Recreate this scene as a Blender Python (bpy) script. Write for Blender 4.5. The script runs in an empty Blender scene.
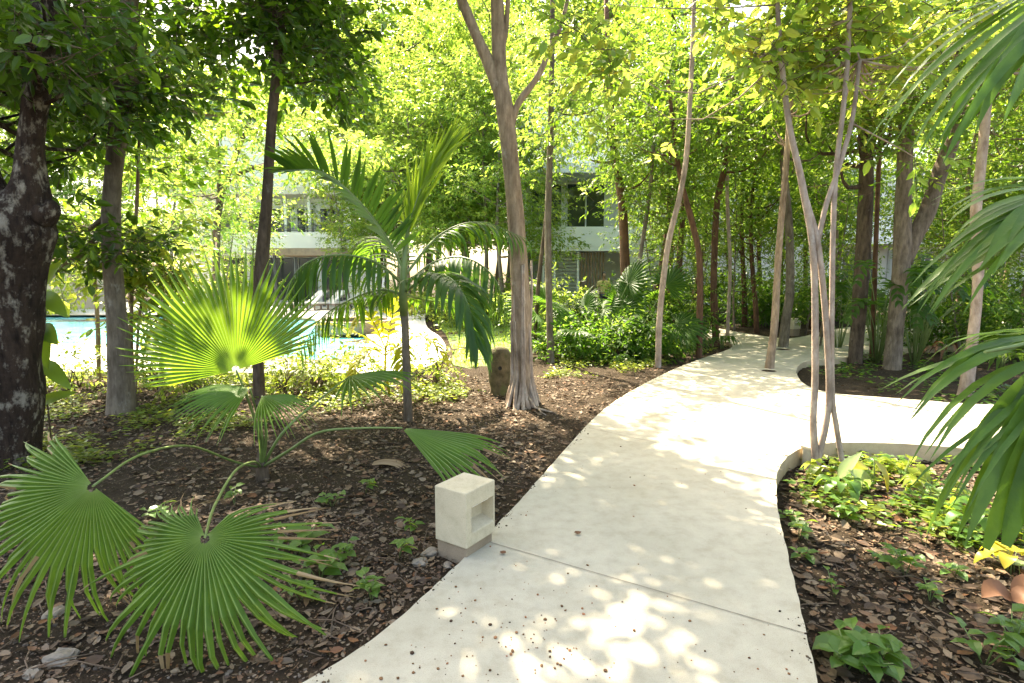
import bpy, bmesh, math, random
import numpy as np
from mathutils import Vector, Matrix, noise as mnoise
from mathutils.geometry import tessellate_polygon

S = bpy.context.scene
COL = S.collection
R = math.radians
random.seed(7)
RNG = np.random.default_rng(11)

# ------------------------------------------------------------------ camera
CAM_H, PITCH, F = 1.60, R(6.6), 569.0
W, H = 1024, 683
cam = bpy.data.cameras.new('camera'); cam.sensor_width = 36.0; cam.lens = F / W * 36.0
cam.clip_start = 0.05; cam.clip_end = 600
camo = bpy.data.objects.new('camera', cam); COL.objects.link(camo)
camo.location = (0, 0, CAM_H); camo.rotation_euler = (R(90) - PITCH, 0, 0)
S.camera = camo

# ------------------------------------------------------------------ light
SUN_EL, SUN_AZ = R(53), R(-29)           # azimuth measured from +Y towards +X
SUN = Vector((math.sin(SUN_AZ) * math.cos(SUN_EL), math.cos(SUN_AZ) * math.cos(SUN_EL), math.sin(SUN_EL)))
wd = bpy.data.worlds.new('World'); S.world = wd; wd.use_nodes = True
nt = wd.node_tree; bg = nt.nodes['Background']
sky = nt.nodes.new('ShaderNodeTexSky'); sky.sky_type = 'NISHITA'; sky.sun_disc = False
sky.sun_elevation = SUN_EL; sky.sun_rotation = SUN_AZ
sky.air_density = 1.0; sky.dust_density = 3.5; sky.ozone_density = 0.6
nt.links.new(sky.outputs[0], bg.inputs[0]); bg.inputs[1].default_value = 0.15
sl = bpy.data.lights.new('sun', 'SUN'); sl.energy = 5.0; sl.angle = R(0.53); sl.color = (1.0, 0.94, 0.83)
so = bpy.data.objects.new('sun', sl); COL.objects.link(so)
so.rotation_euler = SUN.to_track_quat('Z', 'Y').to_euler()
S.view_settings.view_transform = 'Standard'; S.view_settings.look = 'None'
S.view_settings.gamma = 1.0; S.view_settings.use_curve_mapping = False
S.view_settings.exposure = 2.62
S.view_settings.use_white_balance = True; S.view_settings.white_balance_temperature = 7600; S.view_settings.white_balance_tint = 8
S.cycles.use_denoising = True
S.cycles.max_bounces = 9; S.cycles.diffuse_bounces = 5; S.cycles.transmission_bounces = 6
S.cycles.transparent_max_bounces = 8; S.cycles.caustics_reflective = False; S.cycles.caustics_refractive = False
S.cycles.sample_clamp_indirect = 6.0

# ------------------------------------------------------------------ picture <-> place
CP, SP = math.cos(PITCH), math.sin(PITCH)
def ray(px, py):
    u = (px - 512) / F; v = (341.5 - py) / F
    return Vector((u, CP + v * SP, -SP + v * CP))
def at(px, py, Y):
    d = ray(px, py); return Vector((0, 0, CAM_H)) + d * (Y / d.y)
def gp(px, py, z=0.0):
    d = ray(px, py); return Vector((0, 0, CAM_H)) + d * ((z - CAM_H) / d.z)
def wpx(w, Y): return w / F * Y          # pixel width -> metres at distance Y

# ------------------------------------------------------------------ materials
def newmat(name):
    m = bpy.data.materials.new(name); m.use_nodes = True
    n = m.node_tree.nodes; l = m.node_tree.links
    return m, n, l, n['Principled BSDF'], n['Material Output']
def ramp(n, stops):
    r = n.new('ShaderNodeValToRGB'); e = r.color_ramp.elements
    while len(e) > 1: e.remove(e[-1])
    e[0].position = stops[0][0]; e[0].color = (*stops[0][1], 1)
    for p, c in stops[1:]:
        x = e.new(p); x.color = (*c, 1)
    return r
def noise_tex(n, l, scale, detail=4, rough=0.6, coord='Object', dist=0.0, vscale=None):
    tc = n.new('ShaderNodeTexCoord'); t = n.new('ShaderNodeTexNoise')
    t.inputs['Scale'].default_value = scale; t.inputs['Detail'].default_value = detail
    t.inputs['Roughness'].default_value = rough; t.inputs['Distortion'].default_value = dist
    if vscale:
        mp = n.new('ShaderNodeMapping'); mp.inputs['Scale'].default_value = vscale
        l.new(tc.outputs[coord], mp.inputs[0]); l.new(mp.outputs[0], t.inputs['Vector'])
    else: l.new(tc.outputs[coord], t.inputs['Vector'])
    return t
def bump(n, l, b, hsock, strength, dist):
    k = n.new('ShaderNodeBump'); k.inputs['Strength'].default_value = strength; k.inputs['Distance'].default_value = dist
    l.new(hsock, k.inputs['Height']); l.new(k.outputs[0], b.inputs['Normal']); return k
def mix(n, l, fac, a, b):
    x = n.new('ShaderNodeMix'); x.data_type = 'RGBA'
    for i, v in ((0, fac), (6, a), (7, b)):
        if hasattr(v, 'links'): l.new(v, x.inputs[i])
        elif i == 0: x.inputs[0].default_value = v
        else: x.inputs[i].default_value = (*v, 1)
    return x.outputs[2]

def plain(name, col, rough=0.6, var=0.12, scale=3.0, bumpd=0.0, metallic=0.0):
    m, n, l, b, o = newmat(name)
    t = noise_tex(n, l, scale, 6)
    lo = tuple(c * (1 - var) for c in col); hi = tuple(min(1, c * (1 + var)) for c in col)
    r = ramp(n, [(0.3, lo), (0.7, hi)]); l.new(t.outputs[0], r.inputs[0]); l.new(r.outputs[0], b.inputs['Base Color'])
    b.inputs['Roughness'].default_value = rough; b.inputs['Metallic'].default_value = metallic
    if bumpd:
        t2 = noise_tex(n, l, scale * 14, 5); bump(n, l, b, t2.outputs[0], 0.6, bumpd)
    return m

def leafmat(name, cols, trans, tw=0.5, rough=0.4, spec=0.4, spots=None, mottle=0.0):
    """leaf: diffuse/gloss front mixed with light coming through; each leaf its own tint"""
    m, n, l, b, o = newmat(name)
    g = n.new('ShaderNodeNewGeometry')
    k = len(cols)
    r = ramp(n, [((i + 0.0) / max(1, k - 1), c) for i, c in enumerate(cols)])
    l.new(g.outputs['Random Per Island'], r.inputs[0])
    rt = ramp(n, [((i + 0.0) / max(1, len(trans) - 1), c) for i, c in enumerate(trans)])
    l.new(g.outputs['Random Per Island'], rt.inputs[0])
    col = r.outputs[0]
    if spots:
        t = noise_tex(n, l, spots[0], 5); rr = ramp(n, [(spots[1], (0, 0, 0)), (spots[1] + 0.05, (1, 1, 1))])
        l.new(t.outputs[0], rr.inputs[0]); col = mix(n, l, rr.outputs[0], col, spots[2])
    if mottle:
        t = noise_tex(n, l, 7, 6, .65); rr = ramp(n, [(.34, (1 - mottle, 1 - mottle, 1 - mottle)), (.52, (1, 1, 1)), (.72, (1 + mottle * 1.7, 1 + mottle, 1 + mottle * .4))]); l.new(t.outputs[0], rr.inputs[0])
        x = n.new('ShaderNodeMix'); x.data_type = 'RGBA'; x.blend_type = 'MULTIPLY'; x.inputs[0].default_value = 1; l.new(col, x.inputs[6]); l.new(rr.outputs[0], x.inputs[7]); col = x.outputs[2]
        t2 = noise_tex(n, l, 60, 3); bump(n, l, b, t2.outputs[0], .35, .004)
    l.new(col, b.inputs['Base Color']); b.inputs['Roughness'].default_value = rough
    b.inputs['Specular IOR Level'].default_value = spec
    tr = n.new('ShaderNodeBsdfTranslucent'); l.new(rt.outputs[0], tr.inputs[0])
    ms = n.new('ShaderNodeMixShader'); ms.inputs[0].default_value = tw
    l.new(b.outputs[0], ms.inputs[1]); l.new(tr.outputs[0], ms.inputs[2]); l.new(ms.outputs[0], o.inputs[0])
    return m

def barkmat(name, dark, light, lichen=None, lich_amt=0.55, vs=(9, 9, 2.2), d=0.012, lscale=5.0):
    m, n, l, b, o = newmat(name)
    t = noise_tex(n, l, 2.2, 8, 0.65, vscale=vs)
    r = ramp(n, [(0.32, dark), (0.68, light)]); l.new(t.outputs[0], r.inputs[0]); c = r.outputs[0]
    if lichen:
        t2 = noise_tex(n, l, lscale, 7, 0.68, vscale=(1.2, 1.2, 0.75))
        rr = ramp(n, [(lich_amt, (0, 0, 0)), (lich_amt + 0.13, (.85, .85, .85))]); l.new(t2.outputs[0], rr.inputs[0])
        c = mix(n, l, rr.outputs[0], c, lichen)
    t4 = noise_tex(n, l, 1.6, 5, .6, vscale=(1, 1, 1.4)); r4 = ramp(n, [(.3, (.62, .60, .58)), (.5, (1, 1, 1)), (.72, (1.25, 1.2, 1.12))]); l.new(t4.outputs[0], r4.inputs[0])
    x = n.new('ShaderNodeMix'); x.data_type = 'RGBA'; x.blend_type = 'MULTIPLY'; x.inputs[0].default_value = 1; l.new(c, x.inputs[6]); l.new(r4.outputs[0], x.inputs[7]); c = x.outputs[2]
    t5 = noise_tex(n, l, 3.0, 6, .7, vscale=(2, 2, 9)); ad = n.new('ShaderNodeMath'); ad.operation = 'MULTIPLY_ADD'; ad.inputs[1].default_value = .6
    l.new(t5.outputs[0], ad.inputs[0]); l.new(t.outputs[0], ad.inputs[2])
    l.new(c, b.inputs['Base Color']); b.inputs['Roughness'].default_value = 0.9
    b.inputs['Specular IOR Level'].default_value = 0.15
    bump(n, l, b, ad.outputs[0], 0.9, d)
    return m

M = {}
# leaves
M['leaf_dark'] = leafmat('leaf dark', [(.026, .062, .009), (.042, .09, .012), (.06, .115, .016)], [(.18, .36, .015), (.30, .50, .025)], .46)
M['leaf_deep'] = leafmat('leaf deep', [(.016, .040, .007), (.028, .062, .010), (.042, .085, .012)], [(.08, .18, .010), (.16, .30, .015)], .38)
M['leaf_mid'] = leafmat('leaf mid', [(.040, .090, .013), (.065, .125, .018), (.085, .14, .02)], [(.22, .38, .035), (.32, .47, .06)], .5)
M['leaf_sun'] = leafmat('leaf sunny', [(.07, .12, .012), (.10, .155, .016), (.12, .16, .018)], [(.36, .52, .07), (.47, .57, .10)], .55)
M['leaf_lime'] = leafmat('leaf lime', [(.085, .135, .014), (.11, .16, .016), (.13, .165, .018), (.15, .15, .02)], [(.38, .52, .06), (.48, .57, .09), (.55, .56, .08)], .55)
M['leaf_seed'] = leafmat('leaf seedling', [(.05, .12, .02), (.08, .16, .03)], [(.25, .45, .03), (.4, .5, .05)], .42)
M['leaf_cover'] = leafmat('leaf ground cover', [(.05, .10, .015), (.09, .14, .025), (.15, .17, .03)], [(.3, .42, .03), (.45, .5, .05)], .4)
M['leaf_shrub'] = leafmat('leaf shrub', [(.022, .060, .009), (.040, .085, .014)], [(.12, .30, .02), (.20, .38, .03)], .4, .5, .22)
M['leaf_pale'] = leafmat('leaf pale', [(.22, .30, .12), (.30, .36, .16)], [(.4, .5, .15)], .3)
M['leaf_yellow'] = leafmat('leaf yellow', [(.34, .26, .02), (.30, .30, .03)], [(.55, .45, .03)], .4)
M['fan'] = leafmat('fan palm leaf', [(.055, .135, .014), (.075, .16, .018)], [(.28, .48, .03), (.36, .54, .04)], .45, .42, .3, mottle=.3)
M['fan_low'] = leafmat('fan palm lower leaf', [(.066, .135, .024), (.085, .16, .032)], [(.20, .38, .03), (.26, .44, .04)], .35, .45, .25, mottle=.4)
M['dry'] = leafmat('dry leaf tip', [(.24, .15, .08), (.40, .29, .18)], [(.4, .3, .15)], .25, .7, .1)
M['feather'] = leafmat('feather palm leaf', [(.022, .062, .012), (.034, .085, .016)], [(.14, .32, .02), (.22, .40, .03)], .36, .48, .25, mottle=.3)
M['feather_young'] = leafmat('young palm leaf', [(.14, .22, .02), (.18, .26, .03)], [(.50, .66, .05)], .5)
M['feather_yellow'] = leafmat('yellow palm leaf', [(.16, .20, .02), (.24, .21, .02)], [(.52, .60, .04), (.58, .48, .03)], .5)
M['feather_near'] = leafmat('near palm leaf', [(.040, .092, .012), (.060, .118, .016)], [(.16, .34, .03), (.24, .42, .05)], .36, .4, .3, mottle=.4)
M['grass'] = leafmat('grass', [(.09, .18, .015), (.14, .22, .02)], [(.42, .58, .03)], .4)
M['litter'] = leafmat('fallen leaf', [(.045, .030, .020), (.10, .066, .042), (.16, .10, .058), (.17, .122, .078), (.105, .078, .053), (.21, .16, .11), (.15, .068, .03), (.07, .048, .034), (.15, .115, .08)], [(.10, .05, .02)], .08, .7, .2)
M['rust_leaf'] = leafmat('rust leaf', [(.12, .055, .028), (.15, .07, .035)], [(.2, .07, .02)], .08, .6, .25)
M['stem'] = plain('green stem', (.12, .17, .045), .5, .25, 9)
M['stem_brown'] = plain('brown twig', (.10, .065, .04), .85, .3, 12)
M['rib'] = leafmat('leaf rib', [(.17, .24, .06), (.20, .27, .08)], [(.34, .48, .08)], .35, .45, .3)
# bark
M['bark_lichen'] = barkmat('bark lichen', (.014, .009, .007), (.055, .036, .026), (.29, .255, .205), .53, d=.04, lscale=8.0)
M['bark_dark'] = barkmat('bark dark', (.045, .032, .022), (.13, .095, .068), (.22, .20, .17), .60)
M['bark_grey'] = barkmat('bark grey', (.09, .07, .05), (.21, .17, .13), (.32, .30, .26), .58)
M['bark_brown'] = barkmat('bark brown', (.085, .065, .048), (.21, .165, .125), (.27, .23, .18), .58, d=.02)
M['bark_tan'] = barkmat('bark tan', (.15, .10, .065), (.34, .25, .175), (.42, .36, .29), .6)
M['bark_pale'] = barkmat('bark pale', (.22, .155, .115), (.42, .33, .265), (.50, .46, .40), .6, vs=(7, 7, 3))
M['bark_red'] = barkmat('bark red', (.06, .032, .02), (.16, .085, .05), (.2, .17, .13), .64)

def ground_material():
    m, n, l, b, o = newmat('soil')
    t = noise_tex(n, l, 1.1, 8, .65); t2 = noise_tex(n, l, 26, 8, .7); t3 = noise_tex(n, l, 120, 4, .7)
    r = ramp(n, [(.33, (.019, .013, .008)), (.6, (.056, .039, .024)), (.8, (.12, .088, .057))])
    mx = n.new('ShaderNodeMath'); mx.operation = 'MULTIPLY_ADD'; mx.inputs[1].default_value = .55
    l.new(t2.outputs[0], mx.inputs[0])
    m2 = n.new('ShaderNodeMath'); m2.operation = 'MULTIPLY'; m2.inputs[1].default_value = .45
    l.new(t.outputs[0], m2.inputs[0]); l.new(m2.outputs[0], mx.inputs[2])
    l.new(mx.outputs[0], r.inputs[0])
    v = n.new('ShaderNodeTexVoronoi'); v.inputs['Scale'].default_value = 60
    tc = n.new('ShaderNodeTexCoord'); l.new(tc.outputs['Object'], v.inputs['Vector'])
    sep = n.new('ShaderNodeSeparateColor'); l.new(v.outputs['Color'], sep.inputs[0])
    rr = ramp(n, [(.90, (0, 0, 0)), (.92, (1, 1, 1))]); l.new(sep.outputs[0], rr.inputs[0])
    dd = ramp(n, [(.16, (1, 1, 1)), (.3, (0, 0, 0))]); l.new(v.outputs['Distance'], dd.inputs[0])
    mm = n.new('ShaderNodeMath'); mm.operation = 'MULTIPLY'; l.new(rr.outputs[0], mm.inputs[0]); l.new(dd.outputs[0], mm.inputs[1])
    c = mix(n, l, mm.outputs[0], r.outputs[0], (.26, .22, .18))
    l.new(c, b.inputs['Base Color']); b.inputs['Roughness'].default_value = .95; b.inputs['Specular IOR Level'].default_value = .12
    ad = n.new('ShaderNodeMath'); ad.operation = 'MULTIPLY_ADD'; ad.inputs[1].default_value = .4
    l.new(t3.outputs[0], ad.inputs[0]); l.new(t2.outputs[0], ad.inputs[2])
    bump(n, l, b, ad.outputs[0], 1.0, .035)
    return m
M['soil'] = ground_material()

def concrete_material(name, base, stain, pits=True):
    m, n, l, b, o = newmat(name)
    t = noise_tex(n, l, .9, 7, .62); t2 = noise_tex(n, l, 9, 7, .68); t3 = noise_tex(n, l, 140, 3, .6)
    r = ramp(n, [(.30, stain), (.60, base)]); l.new(t.outputs[0], r.inputs[0])
    r2 = ramp(n, [(.28, (.80, .785, .75)), (.50, (.97, .965, .96)), (.70, (1.05, 1.05, 1.05))]); l.new(t2.outputs[0], r2.inputs[0])
    x = n.new('ShaderNodeMix'); x.data_type = 'RGBA'; x.blend_type = 'MULTIPLY'; x.inputs[0].default_value = 1
    l.new(r.outputs[0], x.inputs[6]); l.new(r2.outputs[0], x.inputs[7]); c = x.outputs[2]
    r7 = ramp(n, [(.30, (.80, .79, .77)), (.45, (1, 1, 1)), (.70, (1.06, 1.06, 1.06))]); t7 = noise_tex(n, l, 210, 2, .6); l.new(t7.outputs[0], r7.inputs[0])
    x7 = n.new('ShaderNodeMix'); x7.data_type = 'RGBA'; x7.blend_type = 'MULTIPLY'; x7.inputs[0].default_value = 1; l.new(c, x7.inputs[6]); l.new(r7.outputs[0], x7.inputs[7]); c = x7.outputs[2]
    t6 = noise_tex(n, l, 2.6, 8, .72, dist=.4); r6 = ramp(n, [(.60, (0, 0, 0)), (.78, (.5, .5, .5))]); l.new(t6.outputs[0], r6.inputs[0])
    c = mix(n, l, r6.outputs[0], c, tuple(q * k for q, k in zip(stain, (.62, .56, .48))))
    if pits:
        v = n.new('ShaderNodeTexVoronoi'); v.inputs['Scale'].default_value = 34
        tc = n.new('ShaderNodeTexCoord'); l.new(tc.outputs['Object'], v.inputs['Vector'])
        sep = n.new('ShaderNodeSeparateColor'); l.new(v.outputs['Color'], sep.inputs[0])
        rr = ramp(n, [(.86, (0, 0, 0)), (.9, (1, 1, 1))]); l.new(sep.outputs[1], rr.inputs[0])
        dd = ramp(n, [(.07, (1, 1, 1)), (.13, (0, 0, 0))]); l.new(v.outputs['Distance'], dd.inputs[0])
        mm = n.new('ShaderNodeMath'); mm.operation = 'MULTIPLY'; l.new(rr.outputs[0], mm.inputs[0]); l.new(dd.outputs[0], mm.inputs[1])
        c = mix(n, l, mm.outputs[0], c, (.40, .36, .28))
    l.new(c, b.inputs['Base Color']); b.inputs['Roughness'].default_value = .78; b.inputs['Specular IOR Level'].default_value = .25
    ad = n.new('ShaderNodeMath'); ad.operation = 'MULTIPLY_ADD'; ad.inputs[1].default_value = .25
    l.new(t3.outputs[0], ad.inputs[0]); l.new(t2.outputs[0], ad.inputs[2])
    bump(n, l, b, ad.outputs[0], .5, .006)
    return m
M['path'] = concrete_material('path concrete', (.41, .375, .295), (.335, .305, .23))
M['cast'] = concrete_material('cast stone', (.52, .45, .32), (.43, .365, .25))
M['footing'] = concrete_material('rough footing', (.28, .215, .15), (.20, .15, .10))
M['edge'] = concrete_material('tan edge bounce tint', (.46, .36, .23), (.35, .265, .16), False)  # tan sides; on path curbs the warmth of bounced light is in the colour
M['deck'] = concrete_material('pool deck', (.66, .63, .57), (.56, .52, .46), False)
M['white'] = plain('white plaster', (.84, .84, .84), .75, .05, .6, .001)
M['offwhite'] = plain('offwhite plaster', (.62, .60, .56), .8, .08, .5)
M['tan'] = plain('tan wall', (.42, .33, .22), .85, .15, .8, .003)
M['wood'] = plain('weathered wood', (.26, .185, .13), .7, .25, 4)
M['screen'] = plain('screen slat', (.24, .155, .11), .7, .3, 4)
M['louver'] = plain('louver slat', (.34, .35, .31), .5, .1, 4)
M['metal'] = plain('dark metal', (.05, .05, .055), .4, .1, 4)
M['cushion'] = plain('lounger cloth', (.66, .62, .56), .9, .06, 6)
M['skin'] = plain('skin', (.40, .24, .16), .55, .06, 8)
M['hair'] = plain('hair', (.015, .011, .009), .5, .2, 30)
M['shirt'] = plain('shirt', (.60, .50, .20), .9, .08, 12)
M['trouser'] = plain('trouser', (.06, .06, .08), .9, .08, 12)
M['moss_stone'] = barkmat('moss stone', (.05, .045, .022), (.15, .125, .075), (.075, .10, .03), .52, vs=(5, 5, 4), d=.02)
M['black'] = plain('hollow shade', (.01, .009, .008), .95, .1, 9)
M['joint'] = plain('joint filler', (.16, .13, .10), .95, .3, 40)
M['stone'] = plain('pebble', (.20, .165, .125), .9, .35, 9, .003)
def glass_material():
    m, n, l, b, o = newmat('window glass')
    b.inputs['Base Color'].default_value = (.035, .045, .05, 1); b.inputs['Roughness'].default_value = .04
    b.inputs['Specular IOR Level'].default_value = .7
    t = noise_tex(n, l, .7, 2); bump(n, l, b, t.outputs[0], .05, .02)
    return m
M['glass'] = glass_material()
def water_material():
    m, n, l, b, o = newmat('pool water')
    t = noise_tex(n, l, 1.6, 4, .5, dist=.6)
    r = ramp(n, [(.35, (.10, .42, .46)), (.65, (.20, .56, .58))]); l.new(t.outputs[0], r.inputs[0]); l.new(r.outputs[0], b.inputs['Base Color'])
    b.inputs['Roughness'].default_value = .06; b.inputs['IOR'].default_value = 1.33
    bump(n, l, b, t.outputs[0], .35, .06)
    return m
M['water'] = water_material()

# ------------------------------------------------------------------ object helpers
def link(o, parent=None):
    COL.objects.link(o)
    if parent is not None: o.parent = parent
    return o
def tag(o, label=None, cat=None, group=None, kind=None):
    if label: o['label'] = label
    if cat: o['category'] = cat
    if group: o['group'] = group
    if kind: o['kind'] = kind
    return o
def empty(name, loc, label, cat, group=None, rz=0.0):
    o = bpy.data.objects.new(name, None); o.location = loc; o.rotation_euler = (0, 0, rz); o.empty_display_size = .1
    link(o); return tag(o, label, cat, group)
class MB:
    def __init__(s): s.v = []; s.f = []; s.m = []; s.sm = []
    def add(s, vs, fs, mi=0, smooth=False):
        k = len(s.v); s.v += [tuple(p) for p in vs]
        for f in fs: s.f.append(tuple(i + k for i in f)); s.m.append(mi); s.sm.append(smooth)
    def box(s, lo, hi, mi=0, bev=0.0):
        x0, y0, z0 = lo; x1, y1, z1 = hi
        s.add([(x0, y0, z0), (x1, y0, z0), (x1, y1, z0), (x0, y1, z0), (x0, y0, z1), (x1, y0, z1), (x1, y1, z1), (x0, y1, z1)],
              [(0, 3, 2, 1), (4, 5, 6, 7), (0, 1, 5, 4), (1, 2, 6, 5), (2, 3, 7, 6), (3, 0, 4, 7)], mi)
    def tube(s, pts, rad, n=8, mi=0, wob=0.0, seed=0.0, cap=True, flute=0.0, nfl=5):
        pts = [Vector(p) for p in pts]; rings = []
        k0 = len(s.v); up = Vector((0.31, 0.17, 0.93))
        prev = None
        for i, p in enumerate(pts):
            a = pts[max(0, i - 1)]; b = pts[min(len(pts) - 1, i + 1)]
            t = (b - a); t = t.normalized() if t.length > 1e-9 else Vector((0, 0, 1))
            if prev is None:
                x = t.cross(Vector((0, 1, 0)) if abs(t.y) < .9 else Vector((1, 0, 0))).normalized()
            else:
                x = prev - t * prev.dot(t); x = x.normalized() if x.length > 1e-6 else t.orthogonal().normalized()
            prev = x; y = t.cross(x)
            for j in range(n):
                an = 2 * math.pi * j / n
                r = rad[i]
                if wob: r *= 1 + wob * mnoise.noise(Vector((math.cos(an) * 1.3 + seed, math.sin(an) * 1.3, p.z * 2.5 + seed)))
                if flute:
                    fl = flute if not hasattr(flute, '__len__') else flute[i]
                    r *= 1 + fl * math.cos(an * nfl + seed + p.z * 1.5) + fl * .5 * math.cos(an * (nfl * 2 + 1) + seed * 2 - p.z * 4)
                s.v.append(tuple(p + x * (math.cos(an) * r) + y * (math.sin(an) * r)))
        for i in range(len(pts) - 1):
            for j in range(n):
                a = k0 + i * n + j; b = k0 + i * n + (j + 1) % n
                s.f.append((a, b, b + n, a + n)); s.m.append(mi); s.sm.append(True)
        if cap:
            s.f.append(tuple(k0 + (len(pts) - 1) * n + j for j in range(n))); s.m.append(mi); s.sm.append(False)
            s.f.append(tuple(k0 + n - 1 - j for j in range(n))); s.m.append(mi); s.sm.append(False)
    def build(s, name, mats, parent=None, loc=None, bevel=0.0):
        me = bpy.data.meshes.new(name); me.from_pydata(s.v, [], s.f)
        for m in (mats if isinstance(mats, (list, tuple)) else [mats]): me.materials.append(m)
        me.polygons.foreach_set('material_index', s.m); me.polygons.foreach_set('use_smooth', s.sm); me.update()
        o = bpy.data.objects.new(name, me)
        if loc is not None: o.location = loc
        link(o, parent)
        if bevel:
            md = o.modifiers.new('bevel', 'BEVEL'); md.width = bevel; md.segments = 2; md.limit_method = 'ANGLE'
        return o
def spline(pts, n):
    """Catmull-Rom through points (any tuple length), n samples"""
    P = np.array([tuple(p) for p in pts], float)
    P = np.vstack([2 * P[0] - P[1], P, 2 * P[-1] - P[-2]])
    out = []; m = len(P) - 3
    for k in range(n):
        t = k / (n - 1) * m; i = min(int(t), m - 1); u = t - i
        a, b, c, d = P[i:i + 4]
        out.append(.5 * ((2 * b) + (c - a) * u + (2 * a - 5 * b + 4 * c - d) * u * u + (3 * b - a - 3 * c + d) * u ** 3))
    return np.array(out)

# -- leaf clouds as plain mesh arrays
def norm(a): return a / np.maximum(np.linalg.norm(a, axis=1, keepdims=True), 1e-9)
T0 = np.array([(0, 0, 0), (.5, .30, .13), (.42, .68, .11), (0, 1, -.10), (-.42, .68, .11), (-.5, .30, .13), (0, .32, 0), (0, .68, -.02)])
F0 = [(0, 6, 1), (1, 6, 7, 2), (2, 7, 3), (0, 5, 6), (5, 4, 7, 6), (4, 3, 7)]
T1 = np.array([(0, 0, 0), (.5, .42, .12), (0, 1, -.06), (-.5, .42, .12)])
F1 = [(0, 2, 1), (0, 3, 2)]
def leaf_arrays(pos, dirs, nrm, L, Wd, lod=1, curl=0.0):
    T, FF = (T0, F0) if lod == 0 else (T1, F1)
    y = norm(dirs); x = norm(np.cross(y, nrm)); z = np.cross(x, y)
    Tn = T.copy()
    zz = Tn[:, 2][None, :] * Wd[:, None]
    if lod == 0 and np.any(curl):
        zz = zz + np.broadcast_to(np.asarray(curl), (len(pos),))[:, None] * L[:, None] * (Tn[:, 1][None, :] - .5) ** 2
    v = pos[:, None, :] + x[:, None, :] * (Tn[:, 0][None, :] * Wd[:, None])[..., None] + y[:, None, :] * (Tn[:, 1][None, :] * L[:, None])[..., None] + z[:, None, :] * zz[..., None]
    return v.reshape(-1, 3), FF, len(T)
def cloud_mesh(name, batches, mats, extra=None):
    """batches: list of (verts, face template, verts per leaf, material index); extra: MB with more faces"""
    V = []; loops = []; tot = []; mi = []; sm = []; base = 0
    for v, FF, k, m in batches:
        n = len(v) // k; V.append(v)
        flat = np.concatenate([np.array(f) for f in FF]); cnt = np.array([len(f) for f in FF])
        loops.append((np.arange(n)[:, None] * k + flat[None, :] + base).ravel())
        tot.append(np.tile(cnt, n)); mi.append(np.full(n * len(FF), m)); sm.append(np.zeros(n * len(FF), bool)); base += len(v)
    if extra is not None and extra.v:
        V.append(np.array(extra.v)); loops.append(np.concatenate([np.array(f) for f in extra.f]) + base)
        tot.append(np.array([len(f) for f in extra.f])); mi.append(np.array(extra.m)); sm.append(np.array(extra.sm))
    V = np.concatenate(V); loops = np.concatenate(loops).astype(np.int32); tot = np.concatenate(tot).astype(np.int32)
    st = np.concatenate([[0], np.cumsum(tot)[:-1]]).astype(np.int32)
    me = bpy.data.meshes.new(name); me.vertices.add(len(V)); me.vertices.foreach_set('co', V.astype(np.float32).ravel())
    me.loops.add(len(loops)); me.loops.foreach_set('vertex_index', loops)
    me.polygons.add(len(tot)); me.polygons.foreach_set('loop_start', st); me.polygons.foreach_set('loop_total', tot)
    me.polygons.foreach_set('material_index', np.concatenate(mi).astype(np.int32))
    me.polygons.foreach_set('use_smooth', np.concatenate(sm))
    for m in mats: me.materials.append(m)
    me.update(calc_edges=True); me.validate()
    return me

# ------------------------------------------------------------------ where the sun comes through (gaps in the canopy)
def gpoly(pts): return np.array([gp(x, y).xy for x, y in pts])
def inpoly(P, poly):
    x, y = P[:, 0], P[:, 1]; r = np.zeros(len(P), bool); n = len(poly); j = n - 1
    for i in range(n):
        xi, yi = poly[i]; xj, yj = poly[j]
        c = ((yi > y) != (yj > y)) & (x < (xj - xi) * (y - yi) / (yj - yi + 1e-12) + xi); r ^= c; j = i
    return r
SUNPOLYS = [gpoly([(665, 452), (700, 424), (745, 402), (800, 388), (900, 398), (1060, 408), (1060, 458), (800, 450), (786, 525), (745, 492)]),
            gpoly([(786, 472), (840, 452), (1060, 462), (1060, 590), (990, 570), (900, 525), (800, 505)]),
            gpoly([(548, 606), (640, 592), (690, 622), (690, 655), (640, 686), (530, 690), (520, 645)]),
            gpoly([(430, 380), (600, 376), (590, 392), (540, 420), (430, 425), (330, 402)]),
            gpoly([(150, 374), (440, 374), (470, 402), (300, 412), (140, 402)])]
SUNPTS = [(gp(345, 523), .11), (gp(308, 495), .13), (gp(250, 440), .16), (gp(470, 432), .15), (gp(90, 432), .2), (gp(180, 436), .2), (gp(388, 452), .12), (gp(708, 552), .07), (gp(497, 562), .07), (gp(860, 600), .10), (gp(600, 470), .08), (gp(640, 545), .05), (gp(430, 600), .06), (at(430, 180, 6.6), .5), (at(300, 300, 6), .4), (at(205, 320, 4.3), .72), (at(815, 300, 5), .35), (at(980, 480, 2.0), .3), (at(640, 70, 5.9), .9), (at(720, 90, 5.5), .9), (at(800, 60, 5.5), .8), (at(880, 80, 5.6), .8), (at(930, 20, 5.4), .6), (at(600, 130, 6), .5)]
def sun_gap(P):
    """True for leaf clumps (world points) that would shade a sunlit patch"""
    s = np.array(SUN); g = P - s[None, :] * (P[:, 2] / s[2])[:, None]
    r = np.zeros(len(P), bool)
    for i, poly in enumerate(SUNPOLYS):
        for dx, dy in ((0, 0), (.24, 0), (-.24, 0), (0, .24), (0, -.24)): r |= inpoly(g[:, :2] + np.array([[dx, dy]]) * (.3 if i == 2 else .45 if i == 0 else 1), poly)
    for p, rad in SUNPTS:
        d = P - np.array(p); t = d @ s; q = d - t[:, None] * s[None, :]
        r |= (t > 1.1) & (np.linalg.norm(q, axis=1) < rad)
    return r & (P[:, 2] > 1.9)

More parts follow.
